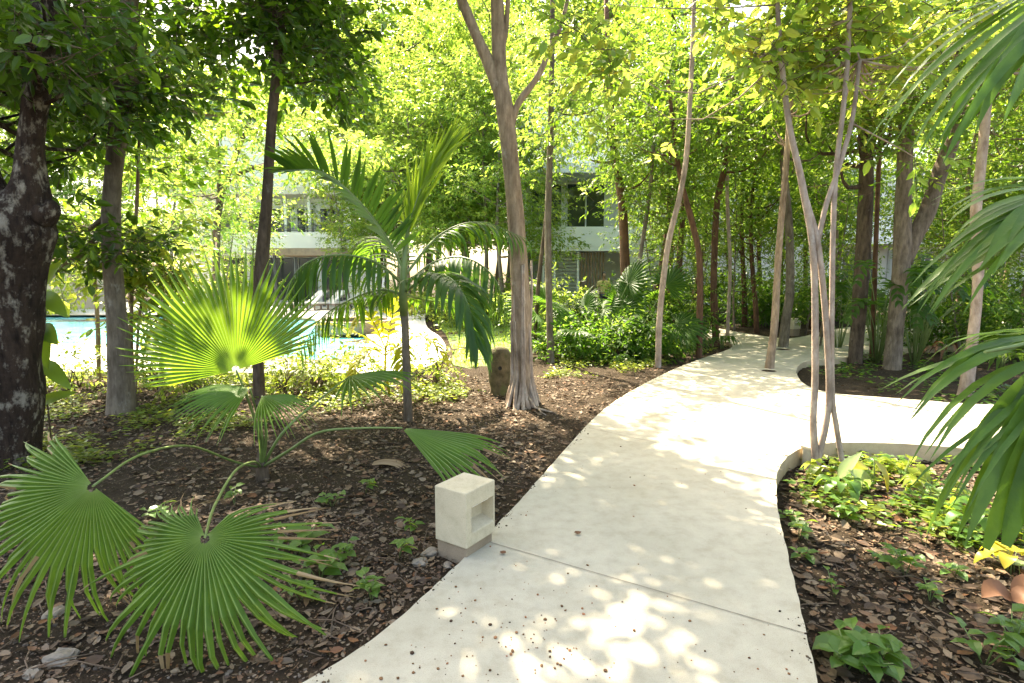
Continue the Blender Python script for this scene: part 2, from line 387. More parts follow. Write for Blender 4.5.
# ------------------------------------------------------------------ crowns
def crown_points(ells, boughs, clumps, rng, flat=.35, spread=.55):
    w = np.array([e[6] if len(e) > 6 else e[3] * e[4] * e[5] for e in ells], float); w /= w.sum()
    B = []
    for k in rng.choice(len(ells), boughs, p=w):
        c = np.array(ells[k][:3]); r = np.array(ells[k][3:6])
        d = rng.normal(size=3); d /= np.linalg.norm(d)
        B.append(c + d * r * rng.random() ** .42)
    B = np.array(B)
    idx = rng.integers(0, boughs, clumps)
    C = B[idx] + rng.normal(size=(clumps, 3)) * np.array([spread, spread, spread * flat])
    return B, C, idx
def crown_mesh(name, ells, boughs, clumps, per, L, mats, weights, rng, origin, lod=1, flat=.35, spread=.55, gap=True, twigs=True, wl=.45, droop=.35, avoid=None):
    """mesh of leaves; ells in world space, mesh is stored relative to origin"""
    B, C, idx = crown_points(ells, boughs, clumps, rng, flat, spread)
    keep = np.ones(len(C), bool)
    if gap: keep &= ~(sun_gap(C) & (rng.random(len(C)) < .96))
    if avoid is not None: keep &= ~avoid(C)
    C = C[keep]; idx = idx[keep]; n = len(C)
    out = C - B[idx]; out[:, 2] *= .6
    tw = norm(norm(out + 1e-6) + rng.normal(size=(n, 3)) * .45)
    o = np.array(origin)
    batches = []; ex = MB()
    a0 = rng.random(n) * 6.28; side = norm(np.cross(tw, np.array([[.13, .21, .97]]))); up2 = np.cross(side, tw)
    tl = L * 2.3 * (.7 + .6 * rng.random(n))
    mi = rng.choice(len(mats), n, p=np.array(weights) / sum(weights))
    P = []; D = []; N = []; LL = []; MI = []
    for k in range(per):
        an = a0 + k * 2.4; f = (k + .5) / per
        lat = side * np.cos(an)[:, None] + up2 * (np.sin(an) * .55)[:, None]
        d = tw * (.35 + .6 * f) + lat * (1 - .45 * f) + np.array([[0, 0, -droop]]) + rng.normal(size=(n, 3)) * .22
        P.append(C + tw * (tl * f)[:, None] + rng.normal(size=(n, 3)) * L * .12); D.append(d)
        nn = np.array([[0, 0, 1.0]]) + rng.normal(size=(n, 3)) * .45 + lat * .25; N.append(nn)
        LL.append(L * (.6 + .65 * rng.random(n))); MI.append(mi)
    P = np.concatenate(P) - o; D = np.concatenate(D); N = np.concatenate(N); LL = np.concatenate(LL); MI = np.concatenate(MI)
    for m in range(len(mats)):
        s = MI == m
        if s.any():
            v, FF, k = leaf_arrays(P[s], D[s], N[s], LL[s], LL[s] * wl * (.85 + .3 * rng.random(s.sum())), lod, .25)
            batches.append((v, FF, k, m))
    if twigs:
        for i in range(n):
            a = C[i] - o; b = a + tw[i] * tl[i]; ex.tube([a - tw[i] * tl[i] * .5, b], [L * .035, L * .012], 3, len(mats), cap=False)
    return cloud_mesh(name, batches, list(mats) + [M['stem_brown']], ex), B, C

def limb_to(mb, p0, p1, r0, rng, n=5, r1=None, sag=.15):
    p0 = np.array(p0); p1 = np.array(p1); L = np.linalg.norm(p1 - p0); pts = []
    w = rng.normal(size=3) * L * .07
    for i in range(n + 1):
        t = i / n; p = p0 + (p1 - p0) * t + w * math.sin(t * math.pi) + np.array([0, 0, -sag * L * math.sin(t * math.pi)])
        pts.append(p)
    r1 = r1 or r0 * .3
    mb.tube(pts, [r0 + (r1 - r0) * (i / n) for i in range(n + 1)], 6, cap=True)

def px_stem(pts, Y, dy=0.0):
    """pixel polyline with widths -> world points and radii; the stem stands at distance Y (dy: lean away per metre of height)"""
    P = []; Rr = []
    for x, y, w in pts:
        w = w * .84 if w < 13 else w
        p = at(x, y, Y); p = at(x, y, Y + dy * max(0, p.z)); P.append(p); Rr.append(wpx(w, p.y) / 2)
    return P, Rr

def make_tree(name, label, cat, stems, bark, ells=None, group=None, boughs=20, clumps=300, per=7, L=.13, mats=('leaf_mid',), weights=(1,), seed=1,
              lod=1, limbs=8, Y=None, dy=0.0, gap=True, flat=.35, spread=.55, wob=.12, flute=0.0, base_px=None, root_flare=1.0, avoid=None, wl=.45, limb_r=.4, twigs=True, min_limb=2.2, droop=.35, high=None):
    rng = np.random.default_rng(seed)
    x, y, w = stems[0][0]
    base = gp(*(base_px or (x, y)), -.05); Y = Y or base.y
    o = empty(name, base, label, cat, group); mb = MB(); tops = []
    for si, st in enumerate(stems):
        P, Rr = px_stem(st, Y, dy)
        if si == 0 or st[0][1] > 300:
            P[0].z = min(P[0].z, -.04); P = [P[0] + Vector((0, 0, -.12))] + P; Rr = [Rr[0] * (1 + .35 * root_flare)] + Rr
        nn = max(8, int(len(P) * 4)); sp = spline([(*p, r) for p, r in zip(P, Rr)], nn)
        pts = [Vector(q[:3]) - base for q in sp]; rad = [max(.004, q[3]) for q in sp]
        fl = 0.0
        if flute: fl = [flute * max(.25, 1 - max(0, p.z) / 1.8) for p in pts]
        mb.tube(pts, rad, 16 if rad[0] > .06 else 9, wob=wob, seed=seed * 3.7 + si, flute=fl)
        tops += [(q[:3], q[3]) for q in sp]
    if ells:
        me, B, C = crown_mesh('crown', ells, boughs, clumps, per, L, [M[m] for m in mats], weights, rng, base, lod, flat, spread, gap, avoid=avoid, wl=wl, twigs=twigs, droop=droop)
        T = np.array([t[0] for t in tops]); TR = np.array([t[1] for t in tops])
        B = B[~sun_gap(B)] if gap else B
        for b in B[rng.permutation(len(B))[:limbs]]:
            d = np.linalg.norm(T - b, axis=1) + np.where(T[:, 2] > b[2] - .15, 2.0, 0) + np.where(T[:, 2] < min(min_limb, b[2]), 3., 0)
            k = int(np.argmin(d)); limb_to(mb, T[k] - np.array(base), b - np.array(base), max(.008, TR[k] * limb_r), rng)
        mb.build('trunk', M[bark], o)
        link(bpy.data.objects.new('crown', me), o)
        if high:
            me, B, C = crown_mesh('upper_crown', high['ells'], high['boughs'], high['clumps'], 7, high['L'], [M[m] for m in mats], weights, rng, base, 1, .35, .55, True, twigs=False)
            link(bpy.data.objects.new('upper_crown', me), o)
    else: mb.build('trunk', M[bark], o)
    return o
def E(px, py, Y, rx, ry, rz, w=None):
    p = at(px, py, Y); return (p.x, p.y, p.z, rx, ry, rz) + ((w,) if w else ())

def copy_thing(root, loc, rz=0.0, sc=1.0, label=None, group=None):
    r = root.copy(); link(r); r.location = loc; r.rotation_euler = (0, 0, rz); r.scale = (sc, sc, sc)
    if label: r['label'] = label
    if group: r['group'] = group
    for ch in root.children:
        c = ch.copy(); link(c, r)
        for g in ch.children:
            d = g.copy(); link(d, c)
    return r

# ================================================================== THE SETTING
Z_SOIL, Z_BED, Z_ISLE = -.05, -.17, -.10
OUT = [(300, 683), (350, 655), (400, 617), (440, 580), (480, 543), (498, 523), (520, 500), (545, 472), (568, 446), (590, 422), (612, 403), (640, 386), (670, 371), (692, 362),
       (712, 355), (724, 351), (731, 347.5), (731, 344), (722, 341), (706, 337.5), (690, 335), (660, 333), (600, 331)]
FAR = [(600, 326.5), (660, 326.5), (690, 327), (712, 327.5), (735, 331.5), (760, 335.5), (780, 338), (800, 337), (830, 330), (870, 325), (940, 322), (1060, 321)]
RIGHT = [(1400, 330), (1400, 372), (1060, 352), (1024, 347), (990, 344), (960, 343)]
ISLE = [(796, 372), (800, 364), (812, 360.5), (835, 359), (860, 355), (890, 350), (930, 347), (960, 347), (1000, 350), (1060, 356), (1240, 372), (1180, 404), (1060, 406), (1000, 405), (960, 403), (920, 400), (880, 397), (840, 394), (815, 389), (801, 381)]
BED = [(1300, 500), (1180, 478), (1100, 466), (1024, 456.5), (985, 451), (950, 447), (900, 443.5), (850, 442.5), (822, 443.5), (802, 448), (788, 456), (779, 468), (776, 482), (777, 500),
       (781, 525), (790, 562), (800, 605), (810, 647), (818, 683)]
def smooth_px(L, n): return [tuple(q[:2]) for q in spline(L, n)]
def ground_path(L, n):
    P = [gp(x, y).xy for x, y in smooth_px(L, n)]
    return [p + Vector((mnoise.noise(Vector((p.x * 9, p.y * 9, .5))), mnoise.noise(Vector((p.x * 9, p.y * 9, 8.5))))) * .007 for p in P]
out_l = [Vector((-3.6, -1.5)), Vector((-2.2, .4)), Vector((-1.35, 1.4))] + ground_path(OUT, 220)
far_l = ground_path(FAR, 50)
bed_l = ground_path(BED, 150)
bed_end = bed_l[-1]
tail = [Vector((bed_end.x + .05, 1.4)), Vector((bed_end.x - .02, .3)), Vector((.9, -1.5))]
outer = out_l + far_l + [gp(1400, 322).xy] + [Vector((14, 6)), Vector((9, 4.6))] + bed_l + tail
isle_l = ground_path(ISLE + [ISLE[0]], 80)[:-1]
OUTER = np.array(outer); ISLEP = np.array(isle_l); BEDP = np.array(bed_l + [Vector((2.6, 1.0)), Vector((1.2, -2)), Vector((8, -2))])

def slab(name, loops, ztop, zbot, mat, kind='structure', bev=.0, side=None):
    mb = MB(); allv = [v for lp in loops for v in lp]
    tris = tessellate_polygon([[Vector((v.x, v.y, 0)) for v in lp] for lp in loops])
    fs = []
    for t in tris:
        a, b, c = (allv[i] for i in t)
        cr = (b - a).cross(c - a); fs.append(t if cr > 0 else t[::-1])
    mb.add([(v.x, v.y, ztop) for v in allv], fs)
    k = 0
    for li, lp in enumerate(loops):
        n = len(lp); area = sum(lp[i].x * lp[(i + 1) % n].y - lp[(i + 1) % n].x * lp[i].y for i in range(n))
        order = list(range(n)) if (area > 0) == (li == 0) else list(range(n))[::-1]
        r = bev
        vs = []
        for i in order: vs.append((lp[i].x, lp[i].y, ztop)); vs.append((lp[i].x, lp[i].y, zbot))
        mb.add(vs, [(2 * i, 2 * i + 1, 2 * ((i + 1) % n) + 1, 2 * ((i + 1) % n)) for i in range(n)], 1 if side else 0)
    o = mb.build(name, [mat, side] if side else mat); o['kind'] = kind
    return o
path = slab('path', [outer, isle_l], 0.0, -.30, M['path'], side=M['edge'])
# joints across the slab: sawn lines a few millimetres wide
def strip(mb, a, b, w, z):
    a = Vector(a); b = Vector(b); d = (b - a).normalized(); nrm = Vector((-d.y, d.x)) * (w / 2)
    mb.add([(*(a - nrm), z), (*(b - nrm), z), (*(b + nrm), z), (*(a + nrm), z)], [(0, 1, 2, 3)])
mb = MB()
for a, b in (((484, 541), (805, 634)), ((588, 428), (782, 470)), ((905, 401), (930, 445))):
    strip(mb, gp(*a).xy, gp(*b).xy, .0045, .004)
jo = mb.build('path_joint', M['joint'], path); jo['kind'] = 'structure'

def hnoise(x, y):
    return .035 * mnoise.fractal(Vector((x * .9, y * .9, 3.1)), 1.0, 2.0, 3) + .014 * mnoise.noise(Vector((x * 5, y * 5, 1.7)))
DECK_Y = None
def soil_z_arr(P):
    inb = inpoly(P, BEDP); ini = inpoly(P, ISLEP); ino = inpoly(P, OUTER)
    z = np.array([hnoise(x, y) for x, y in P])
    amp = np.where(inb, .8, np.where(ini, .9, 1.0)); base = np.where(inb, Z_BED, np.where(ini, Z_ISLE, Z_SOIL - .01))
    z = base + z * amp
    return np.where(ino & ~ini & ~inb, -.14, np.minimum(z, -.012))
xs = np.concatenate([np.linspace(-150, -14, 14), np.linspace(-12, -6.05, 40), np.linspace(-6, 8, 280), np.linspace(8.1, 16, 40), np.linspace(20, 150, 14)])
ys = np.concatenate([np.linspace(-30, 0, 8), np.linspace(.6, 9, 190), np.linspace(9.2, 18, 60), np.linspace(18.5, 40, 40), np.linspace(45, 260, 16)])
XX, YY = np.meshgrid(xs, ys); GP = np.stack([XX.ravel(), YY.ravel()], 1); GZ = soil_z_arr(GP)
mb = MB(); nx, ny = len(xs), len(ys)
mb.v = [(GP[i, 0], GP[i, 1], GZ[i]) for i in range(len(GP))]
mb.f = [(j * nx + i, j * nx + i + 1, (j + 1) * nx + i + 1, (j + 1) * nx + i) for j in range(ny - 1) for i in range(nx - 1)]
mb.m = [0] * len(mb.f); mb.sm = [True] * len(mb.f)
g = mb.build('ground', M['soil']); g['kind'] = 'structure'

# pool, deck and lawn
deck_l = [Vector((-60, 9.0))] + [gp(x, y).xy for x, y in smooth_px([(-60, 373), (60, 373), (200, 374), (300, 375), (380, 374.5), (420, 370), (440, 361), (446, 350), (440, 338), (428, 329), (425, 318), (428, 308)], 40)] + [Vector((-4.5, 34)), Vector((-60, 34))]
pool_l = [Vector((-40, 13.0))] + [gp(x, y).xy for x, y in smooth_px([(-60, 344), (40, 345), (160, 348), (260, 357), (320, 362), (352, 358), (368, 348), (366, 336), (345, 327), (320, 321), (290, 318)], 40)] + [gp(200, 316).xy, gp(-60, 316).xy, Vector((-40, 23))]
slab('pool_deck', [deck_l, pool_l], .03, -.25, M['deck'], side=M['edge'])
pc_ = np.array([v[:] for v in pool_l]); tn = np.roll(pc_, -1, 0) - np.roll(pc_, 1, 0); nn_ = np.stack([tn[:, 1], -tn[:, 0]], 1); nn_ /= np.linalg.norm(nn_, axis=1, keepdims=True)
if inpoly((pc_ + nn_ * .05)[20:21], pc_)[0]: nn_ = -nn_
cp_ = [Vector(q) for q in (pc_ + nn_ * .32)]
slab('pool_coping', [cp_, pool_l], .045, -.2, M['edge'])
slab('pool_water', [pool_l], -.045, -.1, M['water'])
lawn_l = [gp(x, y).xy for x, y in [(452, 362), (470, 366), (495, 362), (515, 356), (545, 346), (565, 330), (565, 306), (432, 304), (434, 320), (446, 333), (453, 348)]]
slab('lawn', [lawn_l], -.048, -.1, plain('lawn soil', (.10, .16, .03), .9, .3, 4))

# ================================================================== BUILDINGS
def window(parent, x0, x1, z0, z1, y, divs=1, fr=.06, mat='white', d=.08):
    f = MB(); f.box((x0, y, z0), (x0 + fr, y + d, z1)); f.box((x1 - fr, y, z0), (x1, y + d, z1))
    f.box((x0 + fr, y, z0), (x1 - fr, y + d, z0 + fr)); f.box((x0 + fr, y, z1 - fr), (x1 - fr, y + d, z1))
    for k in range(1, divs):
        xm = x0 + (x1 - x0) * k / divs; f.box((xm - fr / 2, y + .01, z0 + fr), (xm + fr / 2, y + d - .01, z1 - fr))
    o = f.build('window', M[mat], parent)
    p = MB(); p.box((x0 + fr * .5, y + d * .5, z0 + fr * .5), (x1 - fr * .5, y + d * .5 + .012, z1 - fr * .5)); p.build('pane', M['glass'], o)
    return o
def railing(parent, x0, x1, z0, z1, y):
    r = MB(); n = 4
    for k in range(n): 
        z = z0 + (z1 - z0) * (k + 1) / n; r.box((x0, y, z - .015), (x1, y + .03, z + .015))
    x = x0
    while x <= x1: r.box((x, y + .031, z0), (x + .03, y + .055, z1)); x += 1.2
    return r.build('railing', M['metal'], parent)

# building behind the path (white balcony, louvred ground floor)
yB = 24.0; xl = at(524, 250, yB).x; xr = at(655, 250, yB).x
bB = empty('apartment_building', (0, 0, 0), 'white apartment building with solid balcony and louvred ground floor behind the dark fan palm clump', 'building')
w = MB(); w.box((xl, yB + 2.0, -.2), (xr + 1.2, yB + 9, 9.0)); w.box((xr - .9, yB + .6, -.2), (xr - .2, yB + 1.99, 9.0)); w.box((xl - .3, yB + .2, -.2), (xl + .1, yB + 1.99, 9))
w.build('wall', M['white'], bB)
s = MB(); s.box((xl + .11, yB, 2.62), (xr - .95, yB + 1.98, 2.82)); s.box((xl + .11, yB - .02, 2.82), (xr - .95, yB + .14, 3.62)); s.build('balcony', M['white'], bB)
s = MB(); s.box((xl - .5, yB - .3, 5.75), (xr + .3, yB + 1.98, 6.15)); s.build('roof_slab', M['white'], bB)
window(bB, at(532, 250, yB).x, at(566, 250, yB).x, 3.0, 5.7, yB + 1.9, 2); window(bB, at(570, 250, yB).x, at(612, 250, yB).x, 3.0, 5.7, yB + 1.9, 2)
lv = MB(); x0, x1 = at(543, 250, yB).x, at(580, 250, yB).x
for k in range(16): lv.box((x0 + .08, yB + .31, .15 + k * .15), (x1 - .08, yB + .36, .26 + k * .15))
lo = lv.build('shutter', M['louver'], bB)
fr = MB()
for xx in (x0, (x0 + x1) / 2 - .3, x1 - .08): fr.box((xx, yB + .25, -.1), (xx + .08, yB + .40, 2.6))
fr.build('shutter_frame', M['white'], lo)
sc = MB(); x0, x1 = at(582, 250, yB).x, at(606, 250, yB).x
k = x0
while k < x1: sc.box((k, yB + .28, -.1), (k + .07, yB + .34, 2.58)); k += .13
sc.build('wooden_screen', M['screen'], bB)

# long pale building at the back of the woods
yC = 31.0; xl, xr = at(672, 250, yC).x, at(1150, 250, yC).x
bC = empty('long_building', (0, 0, 0), 'long pale two storey building behind the woods on the far side of the path', 'building')
w = MB(); w.box((xl, yC + 1.2, -.2), (xr, yC + 8, 7.5)); w.build('wall', M['offwhite'], bC)
s = MB(); s.box((at(828, 250, yC).x, yC, 3.3), (xr, yC + 1.18, 3.5)); s.box((at(828, 250, yC).x, yC - .02, 3.5), (xr, yC + .15, 4.9)); s.build('balcony', M['white'], bC)
for k in range(5):
    xx = at(836, 250, yC).x + k * 3.6; window(bC, xx, xx + 3.0, .2, 3.0, yC + 1.1, 3); window(bC, xx, xx + 3.0, 4.95, 7.0, yC + 1.1, 3)
for k in range(6): s = MB(); xx = at(830, 250, yC).x + k * 3.6; s.box((xx, yC + .3, -.1), (xx + .3, yC + .6, 3.29)); s.build('column', M['white'], bC)
for k in range(3):
    xx = xl + .8 + k * 2.8; window(bC, xx, xx + 1.7, 3.8, 5.6, yC + 1.1, 2)

# building across the pool
yA = 34.0; xl, xr = at(170, 250, yA).x, at(352, 250, yA).x
bA = empty('poolside_building', (0, 0, 0), 'white building with balcony and glazed upper floor across the swimming pool', 'building')
w = MB(); w.box((xl, yA + 1.8, -.2), (xr, yA + 9, 10)); w.box((xr - .5, yA + .2, -.2), (xr, yA + 1.79, 10)); w.build('wall', M['white'], bA)
s = MB(); s.box((xl, yA, 2.95), (xr - .51, yA + 1.78, 3.1)); s.box((xl, yA - .02, 3.1), (xr - .51, yA + .15, 4.15)); s.build('balcony', M['white'], bA)
s = MB(); s.box((xl - .3, yA - .3, 6.3), (xr + .2, yA + 1.78, 6.7)); s.build('roof_slab', M['offwhite'], bA)
for px in (232, 284, 308): s = MB(); xx = at(px, 250, yA).x; s.box((xx, yA + .2, 3.2), (xx + .16, yA + .36, 6.29)); s.build('column', M['white'], bA)
for a, b in ((206, 231), (236, 282), (287, 306), (311, 338)): window(bA, at(a, 250, yA).x, at(b, 250, yA).x, 3.2, 5.75, yA + 1.7, 2)
railing(bA, at(206, 250, yA).x, xr - .55, 4.16, 4.55, yA + .05)
for a, b in ((206, 231), (236, 282), (287, 306), (311, 338)): window(bA, at(a, 250, yA).x, at(b, 250, yA).x, .1, 2.7, yA + 1.7, 2, mat='metal')

# canopy by the pool
yP = 29.0; x0, x1 = at(268, 250, yP).x, at(376, 250, yP).x
cn = empty('pool_canopy', ((x0 + x1) / 2, yP, 0), 'flat timber canopy on slim dark posts beside the pool loungers', 'canopy'); cx = (x0 + x1) / 2
r = MB(); r.box((x0 - cx, 0, 2.62), (x1 - cx, 3.4, 2.98)); r.build('roof', M['wood'], cn)
for px in (x0 + .15, x0 + 2.6, x1 - .3):
    for yy in (.15, 3.1):
        p = MB(); p.box((px - cx, yy, -.05), (px - cx + .13, yy + .13, 2.619)); p.build('post', M['metal'], cn)
# loungers
def lounger(px, py, label):
    b = gp(px, py, .03); o = empty('sun_lounger', b, label, 'sun lounger', 'sun loungers on the far pool deck', R(-35))
    f = MB(); f.box((-.33, -1.0, .22), (.33, 1.0, .28))
    f.build('frame', M['wood'], o)
    for sx in (-.3, .24):
        for sy in (-.95, .88):
            l = MB(); l.box((sx, sy, 0), (sx + .06, sy + .06, .219)); l.build('leg', M['wood'], o)
    c = MB(); c.box((-.31, -.98, .283), (.31, .2, .36)); c.build('cushion', M['cushion'], o, bevel=.02)
    k = MB(); a = R(38); d = Vector((0, math.cos(a), math.sin(a))); u = Vector((0, -math.sin(a), math.cos(a))); q = Vector((0, .22, .30))
    vs = [];
    for x in (-.31, .31):
        for e in (q, q + d * .85, q + d * .85 + u * .08, q + u * .08): vs.append(Vector((x, 0, 0)) + e)
    k.add(vs, [(0, 1, 2, 3), (7, 6, 5, 4), (0, 4, 5, 1), (1, 5, 6, 2), (2, 6, 7, 3), (3, 7, 4, 0)]); k.build('backrest', M['cushion'], o, bevel=.015)
for (px, py), lb in zip(((308, 310), (328, 309.5), (348, 309)), ('leftmost of the cream sun loungers under the flat canopy', 'middle one of the cream sun loungers under the flat canopy', 'cream sun lounger nearest the round planter by the pool')): lounger(px, py, lb)
# round planter
b = gp(356, 331, .03); pl = empty('round_planter', b, 'low round grey planter kerb at the curved end of the pool', 'planter')
r = MB(); n = 40; pr = [(1.1, 0), (1.1, .33), (.9, .33), (.9, .2)]
vs = [(math.cos(2 * math.pi * j / n) * q[0], math.sin(2 * math.pi * j / n) * q[0], q[1]) for q in pr for j in range(n)]
r.add(vs, [(i * n + j, i * n + (j + 1) % n, (i + 1) * n + (j + 1) % n, (i + 1) * n + j) for i in range(3) for j in range(n)], 0, False); r.build('kerb', M['footing'], pl)
r = MB(); r.add([(math.cos(2 * math.pi * j / n) * .9, math.sin(2 * math.pi * j / n) * .9, .22) for j in range(n)], [tuple(range(n))]); r.build('soil', M['soil'], pl)
# tan wall
w = MB(); x0 = at(-80, 290, 27).x; x1 = at(112, 290, 27).x; w.box((x0, 27, -.1), (x1, 27.3, 2.1)); w.box((x0, 26.95, 2.1), (x1, 27.35, 2.2))
tag(w.build('garden_wall', M['tan']), 'tan rendered garden wall beyond the left end of the pool', 'wall')

# ================================================================== TREES
D_, MI_, SU_, LI_ = 'leaf_dark', 'leaf_mid', 'leaf_sun', 'leaf_lime'
# 1 big lichen tree, left edge
make_tree('rough_barked_tree', 'thick dark trunk blotched with white lichen at the left edge of the garden', 'tree',
    [[(2, 462, 66), (6, 400, 60), (8, 330, 56), (12, 270, 54), (18, 224, 62), (28, 196, 36), (30, 150, 22), (37, 90, 22), (43, 30, 20), (50, -60, 19), (56, -200, 15)],
     [(14, 235, 50), (-12, 190, 34), (-35, 130, 28), (-60, 40, 24)],
     [(40, 214, 32), (50, 208, 18), (49, 200, 8)]],
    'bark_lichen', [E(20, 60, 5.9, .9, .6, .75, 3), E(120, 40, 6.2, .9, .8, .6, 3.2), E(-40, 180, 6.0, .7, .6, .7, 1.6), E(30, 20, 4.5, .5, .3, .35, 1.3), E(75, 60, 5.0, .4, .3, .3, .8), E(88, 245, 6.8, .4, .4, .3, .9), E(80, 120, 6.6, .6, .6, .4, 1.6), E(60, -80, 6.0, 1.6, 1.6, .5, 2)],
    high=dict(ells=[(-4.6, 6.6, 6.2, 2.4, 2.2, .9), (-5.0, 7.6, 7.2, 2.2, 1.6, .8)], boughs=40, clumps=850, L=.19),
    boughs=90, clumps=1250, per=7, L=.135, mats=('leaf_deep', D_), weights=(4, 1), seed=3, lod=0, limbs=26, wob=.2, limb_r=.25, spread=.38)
# 2 grey trunk behind it
make_tree('grey_trunked_tree', 'grey straight trunk rising from green ground cover between lichen trunk and upright fan', 'tree',
    [[(122, 412, 27), (119, 345, 20), (112, 255, 17), (112, 190, 16), (120, 110, 16), (126, 55, 15), (132, -40, 13), (138, -160, 11)]],
    'bark_grey', [E(150, 60, 7.6, 1.2, 1.0, .8, 3), E(70, 30, 8.0, 1.3, 1.0, .8, 3), E(145, 170, 8.2, .8, .9, .6, 1.4), E(205, 110, 8.8, .6, .8, .5, .8), E(70, 225, 8.4, .5, .8, .42, .7), E(130, -80, 7.6, 2.0, 1.8, .5, 2)],
    high=dict(ells=[(-3.6, 7.6, 6.8, 2.4, 2.0, .9), (-3.2, 9.4, 7.8, 2.6, 2.2, 1.0)], boughs=44, clumps=1300, L=.19),
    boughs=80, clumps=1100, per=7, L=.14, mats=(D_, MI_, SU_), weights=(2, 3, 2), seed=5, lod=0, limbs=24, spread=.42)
# 3 dark slender
make_tree('dark_slender_tree', 'dark slender curving trunk standing behind the upright fan palm leaf', 'tree',
    [[(259, 404, 13), (258, 350, 12), (261, 275, 13), (267, 200, 12), (271, 130, 11), (278, 55, 10), (284, -40, 9), (292, -180, 8)]],
    'bark_dark', [E(300, 40, 7.7, .7, .7, .6, 3), E(245, 15, 7.7, .9, .8, .5, 2.4), E(325, 85, 7.8, .3, .4, .3, .9), E(290, -60, 7.6, 1.6, 1.6, .5, 1.6), E(215, 60, 8, .4, .4, .4, .8)],
    high=dict(ells=[(-2.2, 7.4, 6.4, 2.2, 1.8, .8), (-1.4, 9.2, 7.6, 2.4, 2.0, 1.0)], boughs=44, clumps=1300, L=.18),
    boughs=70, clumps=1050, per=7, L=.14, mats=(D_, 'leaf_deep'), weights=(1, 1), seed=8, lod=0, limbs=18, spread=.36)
# 4 central tree with aerial roots
make_tree('strangler_rooted_tree', 'forked tan tree with rope-like roots wrapped round its foot, beside the mossy stone', 'tree',
    [[(522, 404, 21), (523, 380, 19), (522, 340, 19), (521, 300, 19), (517, 235, 17), (511, 165, 16), (505, 110, 17), (500, 75, 14), (498, 20, 13), (496, -60, 12), (500, -190, 9)],
     [(503, 100, 14), (492, 70, 13), (476, 35, 12), (456, -15, 11), (430, -90, 9)],
     [(511, 128, 8), (518, 104, 8), (538, 76, 7), (552, 45, 6), (562, 22, 5), (572, -20, 4)],
     [(500, 62, 6), (506, 30, 6), (509, -10, 5), (518, -80, 4)]],
    'bark_tan', [E(470, -170, 7.6, 2.0, 2.2, 1.0), E(620, -190, 7.6, 2.0, 2.0, 1.0), E(560, 12, 7.4, .22, .22, .2, .2)],
    high=dict(ells=[(-.6, 6.4, 6.6, 2.0, 1.6, .8), (.3, 7.6, 7.4, 2.2, 1.8, .9), (-1.0, 5.0, 6.2, 1.4, 1.2, .6)], boughs=44, clumps=1300, L=.18),
    boughs=60, clumps=700, per=7, L=.14, mats=(MI_, SU_), weights=(1, 1), seed=12, lod=1, limbs=18, flute=.06, root_flare=.3, wob=.06, spread=.5)
o = bpy.data.objects['strangler_rooted_tree']
mb = MB(); rr = random.Random(4); b0 = gp(522, 404, -.05); 
for k in range(20):
    a = 2 * math.pi * k / 20 + rr.uniform(-.2, .2); hgt = rr.choice([rr.uniform(.5, 1.0), rr.uniform(.9, 1.9)]); pts = []; rad = []
    tw = rr.uniform(-.9, .9); flare = rr.uniform(.05, .14)
    for i in range(15):
        t = i / 14; z = hgt * (1 - t); ctr = at(522, 404, b0.y).lerp(at(521.5, 300, b0.y), min(1, z / 1.3)) - b0
        rb = .118 + .03 * (1 - t) * 0 + flare * max(0, .45 - z) ** 1.5 * 3.2 + .012 * math.sin(8 * t + k); aa = a + tw * t
        pts.append(Vector((ctr.x + rb * math.cos(aa), rb * math.sin(aa), z - .02))); rad.append(.010 + .016 * t + rr.uniform(0, .004))
    aa = a + tw; pts.append(pts[-1] + Vector((math.cos(aa) * .12, math.sin(aa) * .12, -.03))); rad.append(.014); pts.append(pts[-1] + Vector((math.cos(aa) * .12, math.sin(aa) * .12, -.06))); rad.append(.008)
    mb.tube(pts, rad, 7, wob=.3, seed=k)
mb.tube([Vector((.06, -.16, .16)), Vector((.16, -.34, .03)), Vector((.30, -.44, .015)), Vector((.40, -.46, -.01))], [.014, .013, .012, .008], 6)
mb.tube([Vector((.20, -.37, .02)), Vector((.22, -.48, .01)), Vector((.28, -.55, -.01))], [.011, .009, .006], 6)
mb.build('aerial_roots', M['bark_pale'], o)
# 5 thin lichen stem behind it
make_tree('thin_stem_tree', 'thin upright stem just behind the forked tan tree', 'tree', [[(551, 362, 9), (549, 300, 8), (548, 220, 8), (550, 150, 7), (552, 60, 6), (553, -40, 5)]],
    'bark_grey', [E(580, 50, 10.5, .9, .9, 1.1), E(545, 120, 11, .4, .6, .5)], boughs=30, clumps=600, per=7, L=.12, mats=(MI_, SU_), weights=(2, 1), seed=15, limbs=10)
make_tree('leaning_sapling', 'slim leaning sapling crossing behind the thin stem beside the forked tree', 'sapling', [[(534, 352, 5), (538, 290, 5), (545, 225, 4), (549, 180, 3), (551, 140, 2)]], 'bark_dark',
    [E(535, 150, 11.5, .4, .5, .5)], boughs=8, clumps=100, L=.11, mats=(MI_,), weights=(1,), seed=16, limbs=4)
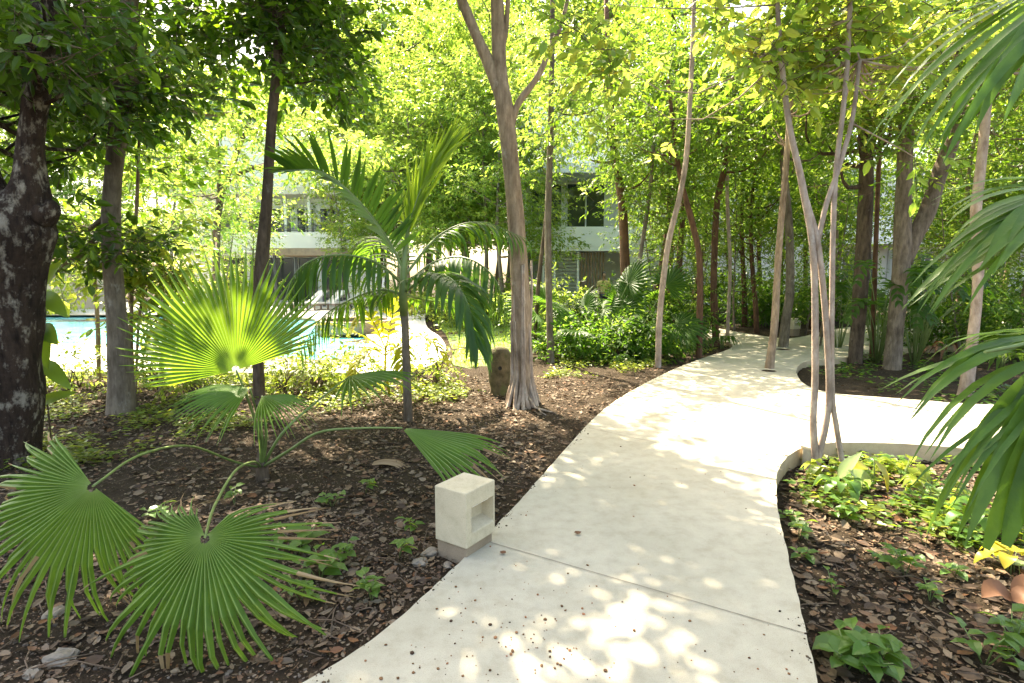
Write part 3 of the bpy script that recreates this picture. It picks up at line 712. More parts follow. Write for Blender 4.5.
# 6-8 along the path
make_tree('pale_path_tree', 'pale thin leaning trunk on the soil edge left of the path bend', 'tree', [[(658, 368, 8), (660, 312, 7), (668, 245, 6.5), (680, 195, 6.5), (687, 150, 6), (692, 60, 5), (695, -30, 4)]],
    'bark_pale', [E(680, 90, 9.5, 1.2, 1.0, .8), E(640, 40, 9, 1.2, 1, .6)], boughs=34, clumps=520, per=7, L=.13, mats=(MI_, D_, LI_), weights=(3, 1, 1), seed=17, limbs=14)
make_tree('brown_trunk_tree', 'brown trunk on the soil tongue that tips left as it rises', 'tree', [[(699, 358, 8), (700, 300, 7.5), (699, 255, 7), (692, 222, 7), (683, 189, 6), (676, 150, 5), (668, 80, 4)]],
    'bark_red', [E(670, 110, 11, 1.2, 1, .9)], boughs=26, clumps=420, L=.13, mats=(MI_, D_), weights=(1, 1), seed=18, limbs=10)
make_tree('brown_trunk_tree', 'dark brown trunk at the tip of the soil tongue, low plants round its foot', 'tree', [[(716, 344, 9), (714, 300, 8), (714, 266, 7.5), (717, 203, 7), (724, 171, 7), (729, 140, 6), (736, 60, 5)]],
    'bark_red', [E(740, 110, 12.5, 1.3, 1.1, 1.0), E(700, 60, 13, 1.3, 1, .8)], boughs=30, clumps=520, L=.13, mats=(MI_, D_), weights=(2, 1), seed=19, limbs=10)
make_tree('white_stem_tree', 'whitish thin stem growing straight from the path edge beside the soil tongue', 'tree', [[(727, 342, 4.5), (729, 300, 4), (730, 262, 4), (727, 185, 4), (730, 100, 3)]], 'bark_pale',
    [E(730, 90, 13, .9, .9, .8)], boughs=14, clumps=200, L=.12, mats=(MI_,), weights=(1,), seed=20, limbs=6)
make_tree('red_bark_tree', 'reddish dark trunk rising out of the fan palm clump', 'tree', [[(634, 344, 11), (628, 300, 11), (625, 262, 11), (622, 200, 10), (615, 160, 9), (610, 90, 7), (606, 0, 5)]], 'bark_red',
    [E(612, 120, 13.5, 1.2, 1.0, .9), E(655, 190, 13, .6, .8, .9), E(590, 60, 14, 1.4, 1.2, .9)], boughs=40, clumps=850, L=.125, mats=(D_, MI_, SU_), weights=(1, 3, 1), seed=21, limbs=12, dy=-.05)
make_tree('grey_twig_tree', 'grey thin trunk close behind the pale leaning trunk by the fan palms', 'tree', [[(641, 348, 5), (636, 310, 5), (640, 260, 5), (650, 190, 4.5), (655, 120, 4)]], 'bark_grey',
    [E(655, 160, 13, .8, .8, .9)], boughs=14, clumps=240, L=.12, mats=(MI_,), weights=(1,), seed=22, limbs=6)
make_tree('path_well_tree', 'pale trunk growing from a hole in the paved path', 'tree', [[(769, 371, 11), (772, 345, 9), (775, 319, 8.5), (779, 248, 7.5), (785, 178, 7), (790, 110, 6.5), (795, 0, 5), (797, -60, 4)]], 'bark_tan',
    [E(790, 70, 9.4, 1.0, 1.0, .8), E(760, 120, 9.8, .8, .8, .5)], boughs=26, clumps=380, L=.13, mats=(MI_, D_, LI_), weights=(3, 1, 1), seed=23, limbs=10, root_flare=.3)
make_tree('path_well_tree', 'thicker grey-brown trunk standing in the path in front of the small far bollard', 'tree', [[(783, 349, 12), (786, 320, 10.5), (790, 290, 10), (789, 230, 9), (784, 170, 8), (780, 100, 7), (782, 20, 6)]], 'bark_grey',
    [E(790, 110, 12, 1.2, 1.1, 1.0), E(820, 60, 12.5, 1.2, 1, .7)], boughs=34, clumps=520, L=.13, mats=(MI_, D_, LI_), weights=(3, 1, 1), seed=24, limbs=10, root_flare=.3)
# 9 multi stem cluster at the near bed
make_tree('multi_stem_tree', 'pale tree of three slim stems at the tip of the near planting bed', 'tree',
    [[(815, 456, 9), (813, 420, 8.5), (815, 380, 8), (815, 322, 8), (813, 250, 7.5), (802, 183, 8), (791, 135, 7), (785, 95, 6.5), (779, 30, 5.5), (775, -60, 4)],
     [(818, 458, 8.5), (826, 425, 7.5), (829, 390, 7.5), (826, 322, 7), (818, 245, 7), (806, 200, 7)],
     [(842, 462, 6.5), (836, 425, 6), (832, 390, 6), (832, 294, 6), (835, 183, 6), (843, 111, 5.5), (848, 50, 5.5), (852, -60, 4)],
     [(816, 250, 6), (826, 205, 6), (838, 170, 5.5), (852, 120, 5), (860, 60, 4)]],
    'bark_pale', [E(640, 45, 5.9, .75, .7, .45, 4), E(720, 75, 5.5, .7, .6, .5, 4), E(590, 95, 6.2, .22, .3, .2, .6), E(650, 125, 5.9, .5, .5, .2, 1.3), E(800, 40, 5.6, .8, .7, .45, 3.5), E(890, 60, 5.7, .6, .6, .5, 2.2), E(880, 150, 5.8, .45, .5, .2, .4), E(760, -50, 5.6, 1.6, 1.3, .4, 2), E(930, -50, 5.2, 1.0, 1.0, .4, 1.2)],
    boughs=130, clumps=1400, per=6, L=.125, mats=(LI_, MI_, SU_, 'leaf_yellow'), weights=(4, 4, 2, .2), seed=27, lod=0, limbs=60, spread=.2, limb_r=.3, base_px=(818, 458), root_flare=.1, min_limb=2.6)
# 10 island trees
make_tree('forked_island_tree', 'thickest brown trunk in the paved island, forking into a leaning limb', 'tree',
    [[(892, 366, 17), (896, 322, 15), (901, 270, 16), (903, 211, 15), (905, 155, 13), (908, 90, 13), (912, 0, 12)],
     [(903, 262, 15), (914, 238, 15), (927, 212, 15), (940, 172, 14), (952, 140, 13), (966, 80, 12), (980, 0, 11)]],
    'bark_brown', [E(900, 60, 9.2, 1.3, 1.1, .9), E(980, 40, 9.2, 1.2, 1.0, .9), E(905, 160, 9.2, .45, .5, .5), E(900, -80, 9, 2, 1.6, 1)], boughs=50, clumps=850, L=.13, mats=(MI_, LI_, D_), weights=(3, 1, 2), seed=30, limbs=18)
make_tree('dark_island_tree', 'dark mottled trunk in the paved island, left of the forked one', 'tree', [[(855, 360, 14), (858, 322, 13), (863, 255, 14), (866, 183, 13), (868, 100, 12), (873, -20, 10)]], 'bark_dark',
    [E(860, 80, 10, 1.2, 1.1, .9), E(830, 130, 10.4, .7, .8, .6)], boughs=34, clumps=560, L=.13, mats=(MI_, LI_, D_), weights=(2, 1, 1), seed=31, limbs=12)
make_tree('thin_island_tree', 'thin straight stem between the two thick trunks of the paved island', 'tree', [[(872, 357, 6), (874, 300, 5.5), (876, 240, 5), (878, 183, 5), (882, 100, 4)]], 'bark_red',
    [E(880, 110, 10, .6, .6, .6)], boughs=12, clumps=180, L=.12, mats=(MI_,), weights=(1,), seed=32, limbs=6)
make_tree('pink_bark_tree', 'pinkish peeling trunk at the right of the paved island', 'tree', [[(966, 392, 14), (972, 345, 12), (977, 295, 11), (978, 255, 11), (976, 211, 11), (983, 145, 10), (990, 60, 9), (994, -30, 7)]], 'bark_pale',
    [E(990, 90, 8, .8, .9, .7), E(1040, 20, 8, 1.4, 1.2, .9), E(1010, -60, 8, 1.8, 1.5, .8)], boughs=36, clumps=560, L=.13, mats=(MI_, D_, LI_), weights=(3, 1, 1), seed=33, limbs=12)
# small trees behind the left side
make_tree('forked_slim_tree', 'slim forked tree behind the tips of the upright fan leaf', 'tree', [[(214, 345, 8), (216, 270, 8), (218, 215, 8), (226, 180, 7), (238, 150, 6), (252, 110, 5)], [(218, 212, 5), (219, 175, 5), (217, 140, 4)], [(224, 184, 5), (243, 172, 5), (266, 164, 4)]],
    'bark_dark', [E(200, 150, 12, 1.3, 1.1, .8), E(230, 100, 12, 1.3, 1.1, .8), E(150, 230, 12, 1.0, 1.0, .6), E(300, 150, 12.5, 1.2, 1.0, .6), E(215, 225, 12, .6, .8, .5)], boughs=36, clumps=640, L=.15, mats=(SU_, MI_), weights=(2, 1), seed=35, limbs=12, gap=False)
make_tree('yellow_lit_sapling', 'thin sapling with yellow lit leaves between the grey trunk and the fan palm', 'sapling', [[(134, 396, 5), (131, 340, 4.5), (133, 270, 4), (137, 200, 4), (139, 140, 3)], [(132, 350, 3), (140, 310, 3), (152, 280, 2)]],
    'bark_tan', [E(140, 250, 7.6, .45, .5, .5), E(155, 330, 7.6, .25, .3, .35), E(135, 300, 7.6, .22, .3, .4)], boughs=22, clumps=150, per=6, L=.15, mats=(LI_, SU_, MI_), weights=(2, 1, 1), seed=36, lod=0, limbs=10, spread=.15, gap=False)
make_tree('yellow_lit_sapling', 'bushy yellow lit sapling screening the pool just right of the grey trunk', 'sapling', [[(160, 392, 4), (163, 350, 4), (168, 300, 3), (172, 260, 3)], [(186, 386, 3), (190, 340, 3), (196, 290, 2)]],
    'bark_tan', [E(168, 285, 7.9, .4, .4, .4), E(192, 320, 7.9, .35, .4, .4), E(160, 340, 7.9, .25, .3, .3)], boughs=24, clumps=190, per=6, L=.13, mats=(LI_, SU_), weights=(2, 1), seed=38, lod=0, limbs=12, spread=.15, gap=False, min_limb=.5)
make_tree('yellow_lit_sapling', 'thin leafy sapling at the pool edge just left of the grey trunk', 'sapling', [[(99, 380, 5), (98, 330, 5), (95, 280, 4), (92, 230, 3)]],
    'bark_tan', [E(95, 255, 8.6, .5, .4, .3)], boughs=12, clumps=120, L=.13, mats=(LI_, SU_), weights=(1, 1), seed=37, limbs=6, gap=False)

# background trees: four kinds, copied
def bg_tree(name, label, h, cb, rad, bark, mats, weights, seed, n=1500, L=.15, group=None, stem=.09):
    rng = np.random.default_rng(seed); o = empty(name, (0, 0, 0), label, 'tree', group)
    mb = MB(); lean = rng.normal(size=2) * .06
    pts = [(lean[0] * z + .12 * math.sin(z * .9 + seed), lean[1] * z + .1 * math.cos(z * .7 + seed * 2), z) for z in np.linspace(-.1, h * .92, 16)]
    c0 = pts[0]; pts = [(p[0] - c0[0], p[1] - c0[1], p[2]) for p in pts]
    mb.tube(pts, [max(.012, stem * (1 - i / 17)) for i in range(16)], 9, wob=.12, seed=seed)
    ells = []
    for k in range(7):
        t = (k + .5) / 7; z = cb + (h - cb) * t; r = rad * (.55 + .6 * math.sin(math.pi * min(1, t * .8 + .15)))
        a = rng.random() * 6.28; ells.append((math.cos(a) * r * .4, math.sin(a) * r * .4, z, r * .8, r * .8, (h - cb) / 7 * .9))
    me, B, C = crown_mesh('crown', ells, 60, n, 7, L, [M[m] for m in mats], weights, rng, (0, 0, 0), 1, .4, .45, False, twigs=False)
    T = np.array(pts)
    for b in B[:26]:
        d = np.linalg.norm(T - b, axis=1) + np.where(T[:, 2] > b[2] - .2, 2, 0); k = int(np.argmin(d)); limb_to(mb, T[k], b, max(.01, stem * .35), rng)
    mb.build('trunk', M[bark], o); link(bpy.data.objects.new('crown', me), o)
    return o
KINDS = [
    bg_tree('woodland_tree', 'sunlit yellow-green leafy tree in the bright wood behind the forked tan tree', 10.5, 2.6, 2.2, 'bark_grey', (SU_, MI_), (3, 2), 51, 1700, .15, 'sunlit trees beyond the forked tree'),
    bg_tree('woodland_tree', 'slender mid-green tree in the woods behind the far path', 9.5, 3.0, 1.6, 'bark_red', (MI_, D_, SU_), (4, 2, 1), 52, 1150, .13, 'slender trees in the woods behind the path'),
    bg_tree('woodland_tree', 'tall leafy tree beyond the pool in front of the sky', 13.0, 3.2, 2.7, 'bark_grey', (SU_, MI_), (2, 1), 53, 2300, .18, 'tall trees beyond the pool'),
    bg_tree('woodland_tree', 'pale slender tree in the thicket behind the paved island', 8.8, 2.8, 1.5, 'bark_tan', (MI_, D_, LI_), (3, 1, 1), 54, 1150, .13, 'slender trees behind the paved island'),
    bg_tree('understory_sapling', 'thin leafy sapling standing among the trunks of the far woods', 4.6, 1.0, 1.0, 'bark_grey', (MI_, SU_, D_), (3, 1, 1), 55, 420, .10, 'thin saplings among the far trunks', .03),
]
rb = random.Random(21); first = [True] * 5
def plant(kind, x, y, sc):
    o = KINDS[kind]
    if first[kind]: o.location = (x, y, -.03); o.rotation_euler = (0, 0, rb.uniform(0, 6.28)); o.scale = (sc, sc, sc); first[kind] = False; return o
    return copy_thing(o, (x, y, -.03), rb.uniform(0, 6.28), sc)
def px_x(px, Y): return (px - 512) / F * (Y * CP + 0.18)
for px, Y, s_ in ((398, 27, 1.1), (412, 23, 1.15), (440, 24.5, 1.2), (462, 22.5, 1.2), (482, 21.5, 1.1), (505, 23, 1.15), (506, 19.5, .9), (430, 30, 1.4), (400, 33, 1.5), (505, 29, 1.3), (470, 31, 1.4), (495, 35, 1.5)):
    plant(0, px_x(px, Y), Y, s_)
for px, Y, s_ in ((662, 14, .9), (690, 16, 1.0), (735, 17, 1.1), (750, 21, 1.2), (805, 16, 1.0), (830, 18, 1.1), (668, 20, 1.1), (948, 15, 1.0), (960, 17.5, 1.1), (985, 13, .9), (1010, 15.5, 1.1), (1000, 19, 1.2), (960, 12, .8), (715, 24, 1.3), (775, 26, 1.4), (250, 27.5, 1.5), (222, 26, 1.4), (352, 28, 1.5), (372, 26.5, 1.3), (820, 13, .8), (1045, 12, 1.0)):
    plant(4, px_x(px, Y), Y, s_)
for px, Y, s_ in ((648, 15.5, .95), (665, 18, 1.05), (690, 20, 1.0), (745, 18.5, 1.0), (735, 23, 1.1), (762, 21, 1.0), (780, 24, 1.1), (812, 18, 1.0), (805, 22, 1.05), (700, 26, 1.15), (757, 16.5, .9), (675, 15, 1.1)):
    plant(1, px_x(px, Y), Y, s_)
for px, Y, s_ in ((-10, 27.5, 1.0), (60, 31, 1.1), (130, 29.5, .95), (178, 29, 1.1), (20, 36, 1.2), (110, 38, 1.25), (400, 33, 1.2), (455, 36, 1.25), (300, 47, 1.4), (215, 47, 1.45), (345, 50, 1.6), (378, 31, 1.5), (425, 33, 1.6), (468, 34, 1.6), (510, 36, 1.6), (560, 35, 1.6), (600, 36, 1.7), (640, 37, 1.6), (338, 36, 1.45), (262, 52, 1.6), (160, 45, 1.4), (520, 37, 1.25), (-90, 32, 1.2), (380, 41, 1.3), (690, 42, 1.2), (800, 42, 1.3), (930, 43, 1.3)):
    plant(2, px_x(px, Y), Y, s_)
for px, Y, s_ in ((822, 15, .95), (830, 20, 1.05), (965, 15.5, .95), (950, 19, 1.0), (948, 13.5, .9), (985, 15, 1.0), (1010, 12.5, .95), (1040, 16, 1.05), (1000, 20, 1.1), (960, 25, 1.15), (1060, 21, 1.1), (1090, 14, 1.0)):
    plant(3, px_x(px, Y), Y, s_)

# palms across the pool: slender pale trunks
def feather_frond(pts, npair, ll, lw, droop=.5, ang=55, roll=0.0, mi=0, rng=random, r0=.012, vee=.25, taper=True, hang=0.0, start=.12):
    """mesh builder for one feather frond: rachis through pts (world), leaflets both sides"""
    sp = spline(pts, 40); mb = MB()
    k = [max(.002, r0 * (1 - .85 * i / 39)) for i in range(40)]
    mb.tube([Vector(q) for q in sp], k, 6, 1)
    Z = Vector((0, 0, 1))
    for i in range(npair):
        t = start + (1 - start) * (i + .5) / npair; f = t * 39; a = int(min(38, f)); u = f - a
        p = Vector(sp[a] * (1 - u) + sp[a + 1] * u); tan = Vector(sp[min(39, a + 2)] - sp[max(0, a - 1)]).normalized()
        sd = tan.cross(Z); sd = sd.normalized() if sd.length > .05 else Vector((1, 0, 0)); nr = sd.cross(tan).normalized()
        if roll:
            q = Matrix.Rotation(roll, 3, tan); sd = q @ sd; nr = q @ nr
        prof = (.45 + .55 * math.sin(math.pi * min(1, .12 + t * .80))) if taper else 1
        for sgn in (-1, 1):
            if rng.random() < .03: continue
            an = R(ang * (1.15 - .65 * t) + rng.uniform(-11, 11)); L = ll * prof * rng.uniform(.78, 1.12)
            d = (tan * math.cos(an) + sd * sgn * math.sin(an) + nr * vee).normalized()
            blade(mb, p, d, nr, L, lw * rng.uniform(.85, 1.15) * (.6 + .4 * prof), droop * rng.uniform(.8, 1.3), mi)
    return mb
def blade(mb, p, d, nr, L, w, droop, mi=0, n=6, fold=.22, blunt=False):
    x = d.cross(nr).normalized(); vs = []; p = Vector(p); cur = Vector(d); q = Vector(p); step = L / n
    prof = [.35, .85, 1.0, .95, .75, .42, .03] if n == 6 else [.4, 1, .8, .03]
    if blunt: prof = [.45, .8, 1.0, 1.06, 1.04, .92, .45]
    for i in range(n + 1):
        hw = w / 2 * prof[i]; nn = x.cross(cur).normalized()
        vs += [q - x * hw + nn * (hw * fold), q, q + x * hw + nn * (hw * fold)]
        cur = (cur + Vector((0, 0, -1)) * (droop * (i + .5) / n * .55)).normalized(); q = q + cur * step
    fs = []
    for i in range(n):
        a = 3 * i; fs += [(a, a + 1, a + 4, a + 3), (a + 1, a + 2, a + 5, a + 4)]
    mb.add(vs, fs, mi, True)
def palm_far(px, py, lean, label, h=5.2):
    b = gp(px, py, .02); o = empty('pool_palm', b, label, 'palm tree', 'slender palms across the pool'); t = MB()
    pts = [Vector((lean * (z / h) ** 1.4, 0, z)) for z in np.linspace(-.1, h, 10)]
    t.tube(pts, [.11 - .04 * i / 9 for i in range(10)], 10, wob=.05); t.build('trunk', M['bark_pale'], o); top = pts[-1]; rg = random.Random(int(px))
    for k in range(9):
        a = k * 2.4; d = Vector((math.cos(a), math.sin(a), 0)); e = rg.uniform(.3, 1.2)
        feather_frond([top, top + d * .5 + Vector((0, 0, .55 * e)), top + d * 1.2 + Vector((0, 0, .5 * e)), top + d * 1.8 + Vector((0, 0, -.4))], 22, .5, .045, .6, rng=rg).build('frond', [M['feather'], M['stem']], o)
palm_far(80, 310, -.25, 'leftmost of the slender pale palm trunks before the tan wall', 5.0)
palm_far(92, 309, -.8, 'leaning slender palm trunk in the middle of three before the tan wall', 5.4)
palm_far(101, 308, -.5, 'slender pale palm trunk nearest the grey tree, before the tan wall', 5.2)

# ================================================================== FOREGROUND PALMS
def frame(hub, y, z):
    y = Vector(y).normalized(); x = y.cross(Vector(z)).normalized(); z = x.cross(y)
    m = Matrix((x, y, z)).transposed().to_4x4(); m.translation = Vector(hub); return m
def fan_blade(m, Rd, n, span, split=.62, fold=.26, cup=.1, vee=0.0, droop=.12, brown=0.0, seed=0, ragged=.1, sidelen=.82, wild=.03):
    rg = random.Random(seed); mb = MB(); sp = R(span); hf = sp / n / 2
    def warp(x, y, z):
        rr = math.hypot(x, y) / Rd
        return m @ Vector((x, y, z - cup * Rd * rr * rr - vee * abs(x)))
    for i in range(n):
        a = -sp / 2 + sp * (i + .5) / n; L = Rd * (sidelen + (1 - sidelen) * math.cos(a * .8)) * rg.uniform(1 - ragged, 1.0)
        s_ = split * rg.uniform(.88, 1.14); bend = rg.uniform(-1, 1) * wild; dz = droop * rg.uniform(.3, 2.0)
        rs = [.035, .2, .42, s_]; ts = [.3, .55, .78, 1.0]; vs = []; w0 = s_ * L * math.tan(hf) * .96
        def ring(cx, cy, hw, ux, uy, zl, zm):
            rb = max(.0006, hw * .16)
            return [(cx - ux * hw, cy - uy * hw, zl), (cx - ux * rb, cy - uy * rb, zm), (cx + ux * rb, cy + uy * rb, zm), (cx + ux * hw, cy + uy * hw, zl)]
        for q in rs:
            r = q * L; e = hf * (1.0 if q < s_ else .97); fz = fold * r * hf * 2.2
            vs += ring(r * math.sin(a), r * math.cos(a), r * math.tan(e), math.cos(a), -math.sin(a), -fz, fz)
        fz0 = fold * s_ * L * hf * 2.2
        for t in ts:
            r = (s_ + (1 - s_) * t) * L; hw = w0 * (1 - t) ** .95 * .92 + .0008; aa = a + bend * t; cx, cy = r * math.sin(aa), r * math.cos(aa)
            zz = -dz * Rd * t * t * (1 - s_) * 1.5
            vs += ring(cx, cy, hw, math.cos(aa), -math.sin(aa), zz - fz0 * (1 - t), zz + fz0 * (1 - t))
        V = [warp(*v) for v in vs]; isb = rg.random() < brown; b0 = rg.choice([4, 5, 6, 6, 6])
        long_b = isb and rg.random() < .12
        k = len(mb.v); mb.v += [tuple(v) for v in V]
        for j in range(7):
            mi = 1 if (isb and j >= b0) or (long_b and j >= 4) else 0
            for c in (0, 1, 2):
                mb.f.append((k + 4 * j + c, k + 4 * j + c + 1, k + 4 * j + c + 5, k + 4 * j + c + 4)); mb.m.append(1 if (long_b and j == 3 and c == 0) else (2 if c == 1 and mi == 0 else mi)); mb.sm.append(False)
    return mb
def petiole(pts, r0, r1):
    sp = spline(pts, 18); mb = MB(); mb.tube([Vector(q) for q in sp], [r0 + (r1 - r0) * i / 17 for i in range(18)], 7); return mb
fb = gp(262, 477, -.05); fp = empty('fan_palm', (0, 0, 0), 'low fan palm with large pleated round leaves beside the left soil', 'palm plant')
crown_p = at(260, 425, fb.y)
t = MB(); t.tube([fb + Vector((0, 0, -.1)), fb + Vector((.005, 0, .04)), fb + Vector((0, 0, .14)), at(262, 448, fb.y)], [.06, .055, .045, .03], 12, wob=.3); t.build('trunk', M['bark_dark'], fp)
def fan(hub, tip, nrm, Rd, n, span, via, mat='fan', r0=.014, r1=.006, start=None, **kw):
    m = frame(hub, Vector(tip) - Vector(hub), nrm); o = fan_blade(m, Rd, n, span, **kw).build('frond', [M[mat], M['dry'], M['rib']], fp)
    st = start or (fb + Vector((0, 0, .08)))
    petiole([st] + [Vector(v) for v in via] + [Vector(hub)], r0, r1).build('petiole', M['stem'], o)
TO = Vector((0, -1, 0))
fan(at(236, 370, 4.15), at(203, 262, 4.20), Vector((.16, -1, .10)), .98, 44, 176, [at(260, 440, 4.4), at(250, 405, 4.28)], seed=1, cup=-.05, droop=.02, split=.64, r0=.018, sidelen=.55, wild=.04)
fan(at(250, 388, 4.15), at(178, 398, 3.85), Vector((.02, -.35, 1)), .56, 26, 110, [at(263, 440, 4.4)], seed=2, cup=.14, vee=.12, droop=.15, split=.5)
fan(at(262, 396, 4.2), at(320, 410, 3.95), Vector((0, -.30, 1)), .42, 20, 120, [at(266, 440, 4.4)], seed=3, cup=.16, vee=.2, droop=.25, split=.45)
fan(at(93, 486, 2.55), at(-75, 625, 2.20), Vector((.42, -.80, .60)), .84, 44, 186, [at(235, 462, 4.25), at(190, 446, 3.8), at(140, 455, 3.1)], 'fan_low', seed=4, cup=.14, vee=.30, droop=.45, brown=.75, split=.5, r0=.010, sidelen=.5, wild=.08, ragged=.2)
fan(at(205, 537, 2.35), at(160, 720, 2.05), Vector((.10, -.72, .8)), .86, 54, 290, [at(254, 462, 4.2), at(236, 470, 3.6), at(215, 505, 2.8)], 'fan_low', seed=5, cup=.14, vee=.10, droop=.42, brown=.95, split=.46, sidelen=.52, r0=.011, wild=.09, ragged=.24)
fan(at(402, 428, 4.0), at(515, 470, 3.8), Vector((.12, -.30, 1)), .86, 16, 66, [at(290, 450, 4.3), at(320, 432, 4.2), at(365, 428, 4.1)], seed=6, cup=.04, vee=.1, droop=.15, split=.55, brown=.3)
fan(at(350, 376, 5.2), at(432, 367, 5.0), Vector((0, -.06, 1)), .72, 22, 160, [at(285, 430, 4.5), at(325, 395, 4.9)], seed=7, cup=.08, vee=.1, droop=.2, split=.5)
# bare leaf stalks lying round its foot
for a, b, c in (((262, 470), (330, 466), (372, 462)), ((262, 472), (215, 500), (195, 520))):
    pass

# young feather palm in the middle
cb = gp(408, 420, -.05); Yc = cb.y; pc = empty('feather_palm', cb, 'young feather palm with slim grey trunk and arching dark fronds in front of the pool', 'palm tree')
def rel(px, py, Y): return at(px, py, Y) - cb
t = MB(); t.tube([rel(408, 424, Yc), rel(407, 380, Yc), rel(405, 325, Yc), rel(404, 312, Yc)], [.058, .046, .042, .045], 12, wob=.06); t.build('trunk', M['bark_grey'], pc)
t = MB(); t.tube([rel(404, 316, Yc), rel(403, 295, Yc), rel(404, 262, Yc), rel(408, 225, Yc)], [.047, .05, .034, .012], 10); t.build('crownshaft', M['stem'], pc)
rg = random.Random(5)
def fr_(pts, n, ll, lw, **kw):
    n = int(n * 1.3); lw *= 1.2; ll *= 1.3
    mat = kw.pop('mat', 'feather')
    return feather_frond([rel(*p) for p in pts], n, ll, lw, rng=rg, r0=.018, **kw).build('frond', [M[mat], M['stem']], pc)
fr_([(404, 270, Yc), (385, 235, Yc - .1), (356, 198, Yc - .25), (322, 172, Yc - .4), (288, 170, Yc - .55)], 26, .40, .046, droop=.15, ang=62, roll=.5, vee=.5)
fr_([(404, 285, Yc), (375, 262, Yc - .3), (335, 255, Yc - .6), (300, 268, Yc - .8), (282, 305, Yc - .9)], 24, .44, .036, droop=2.2, ang=66, vee=-.45)
fr_([(404, 295, Yc), (380, 290, Yc + .1), (350, 300, Yc + .3), (322, 318, Yc + .3), (300, 352, Yc + .3)], 20, .40, .035, droop=2.0, ang=62, vee=-.35)
fr_([(405, 270, Yc), (410, 225, Yc), (425, 180, Yc), (447, 145, Yc)], 26, .50, .04, droop=.0, ang=26, mat='feather_young', vee=.0, roll=.9, start=.25)
fr_([(405, 285, Yc), (435, 262, Yc - .2), (465, 258, Yc - .4), (492, 275, Yc - .6), (508, 310, Yc - .6)], 23, .44, .038, droop=2.1, ang=66, vee=-.4)
fr_([(405, 292, Yc), (430, 275, Yc - .5), (452, 280, Yc - .9), (468, 305, Yc - 1.1), (476, 345, Yc - 1.2)], 26, .42, .045, droop=1.3, ang=55)
fr_([(405, 275, Yc), (440, 235, Yc + .3), (480, 222, Yc + .5), (525, 238, Yc + .5)], 22, .40, .036, droop=1.7, ang=60, vee=-.2)
fr_([(404, 285, Yc), (395, 250, Yc + .7), (380, 240, Yc + 1.2), (362, 262, Yc + 1.6)], 22, .42, .045, droop=.9, ang=55)
fr_([(405, 295, Yc), (425, 300, Yc + .6), (450, 305, Yc + .9), (475, 330, Yc + 1.1)], 20, .36, .04, droop=1.0, ang=55)

# small yellow palm behind it
yb = gp(384, 402, -.05); Yy = yb.y + .4; yb = Vector((yb.x, Yy, -.05)); yp = empty('yellow_palm', yb, 'small sunlit yellow palm growing behind the young feather palm', 'palm plant')
t = MB(); t.tube([Vector((0, 0, -.05)), at(385, 370, Yy) - yb, at(386, 345, Yy) - yb], [.02, .016, .012], 8); t.build('trunk', M['feather_yellow'], yp)
for pts in ([(386, 350), (360, 335), (330, 325), (300, 328)], [(386, 350), (375, 325), (365, 312), (352, 330)], [(386, 350), (392, 318), (398, 300), (410, 310)], [(386, 352), (412, 338), (430, 340), (448, 362)], [(386, 355), (400, 345), (402, 365), (404, 388)], [(385, 355), (372, 350), (358, 362), (350, 385)]):
    feather_frond([at(x, y, Yy - .15 * i) - yb for i, (x, y) in enumerate(pts)], 14, .24, .05, .6, rng=rg, r0=.009).build('frond', [M['feather_yellow'], M['feather_yellow']], yp)

# palm leaning in from the right
nb = Vector((3.05, 2.25, -.05)); npm = empty('leaning_frond_palm', nb, 'palm whose long drooping fronds lean in at the right edge over the bed', 'palm tree')
t = MB(); t.tube([Vector((0, 0, -.1)), Vector((.03, 0, .8)), Vector((0, .02, 1.35))], [.11, .09, .07], 14, wob=.1); t.build('trunk', M['bark_grey'], npm)
t = MB(); t.tube([Vector((0, .02, 1.30)), Vector((0, .02, 1.5)), Vector((0, .02, 1.8)), Vector((0, .03, 2.25))], [.074, .082, .05, .012], 12); t.build('crownshaft', M['stem'], npm)
top = nb + Vector((0, .02, 1.7))
def near_frond(rach, leaflets, w, droop=.5):
    mb = MB(); sp = spline([p - nb for p in rach], 24); mb.tube([Vector(q) for q in sp], [.016 - .011 * i / 23 for i in range(24)], 8, 1)
    more = []
    rq = random.Random(len(leaflets))
    for (a, b, ww, dr, up) in leaflets:
        more.append((a, b, ww * .8, dr, up))
        for q in range(1 if ww > .058 else 2):
            jt = Vector((rq.uniform(-.07, .07), rq.uniform(-.09, .12), rq.uniform(-.05, .07))); more.append((a + jt * .5, b + jt, ww * rq.uniform(.55, .8), dr * rq.uniform(.8, 1.3), Vector(up) + Vector((rq.uniform(-.3, .3), 0, rq.uniform(-.1, .3)))))
    for (a, b, ww, dr, up) in more:
        p = a - nb; d = (b - a); L = d.length; dn = d.normalized() + Vector((0, 0, dr * .32)); blade(mb, p, dn.normalized(), Vector(up), L * 1.03, ww, dr, 0, fold=.18, blunt=ww > .058)
    rr_ = random.Random(3)
    for q in range(9):                                   # leaflets along the inner half of the stalk
        i = 4 + q; p = Vector(sp[i]); tn = Vector(sp[i + 1] - sp[i - 1]).normalized(); sd = tn.cross(Vector((0, 0, 1))).normalized()
        for sg in (-1, 1): blade(mb, p, (tn * .7 + sd * sg + Vector((0, 0, .2))).normalized(), sd.cross(tn), .42 * rr_.uniform(.8, 1.1), .032, .8, 0)
    return mb.build('frond', [M['feather_near'], M['stem']], npm)
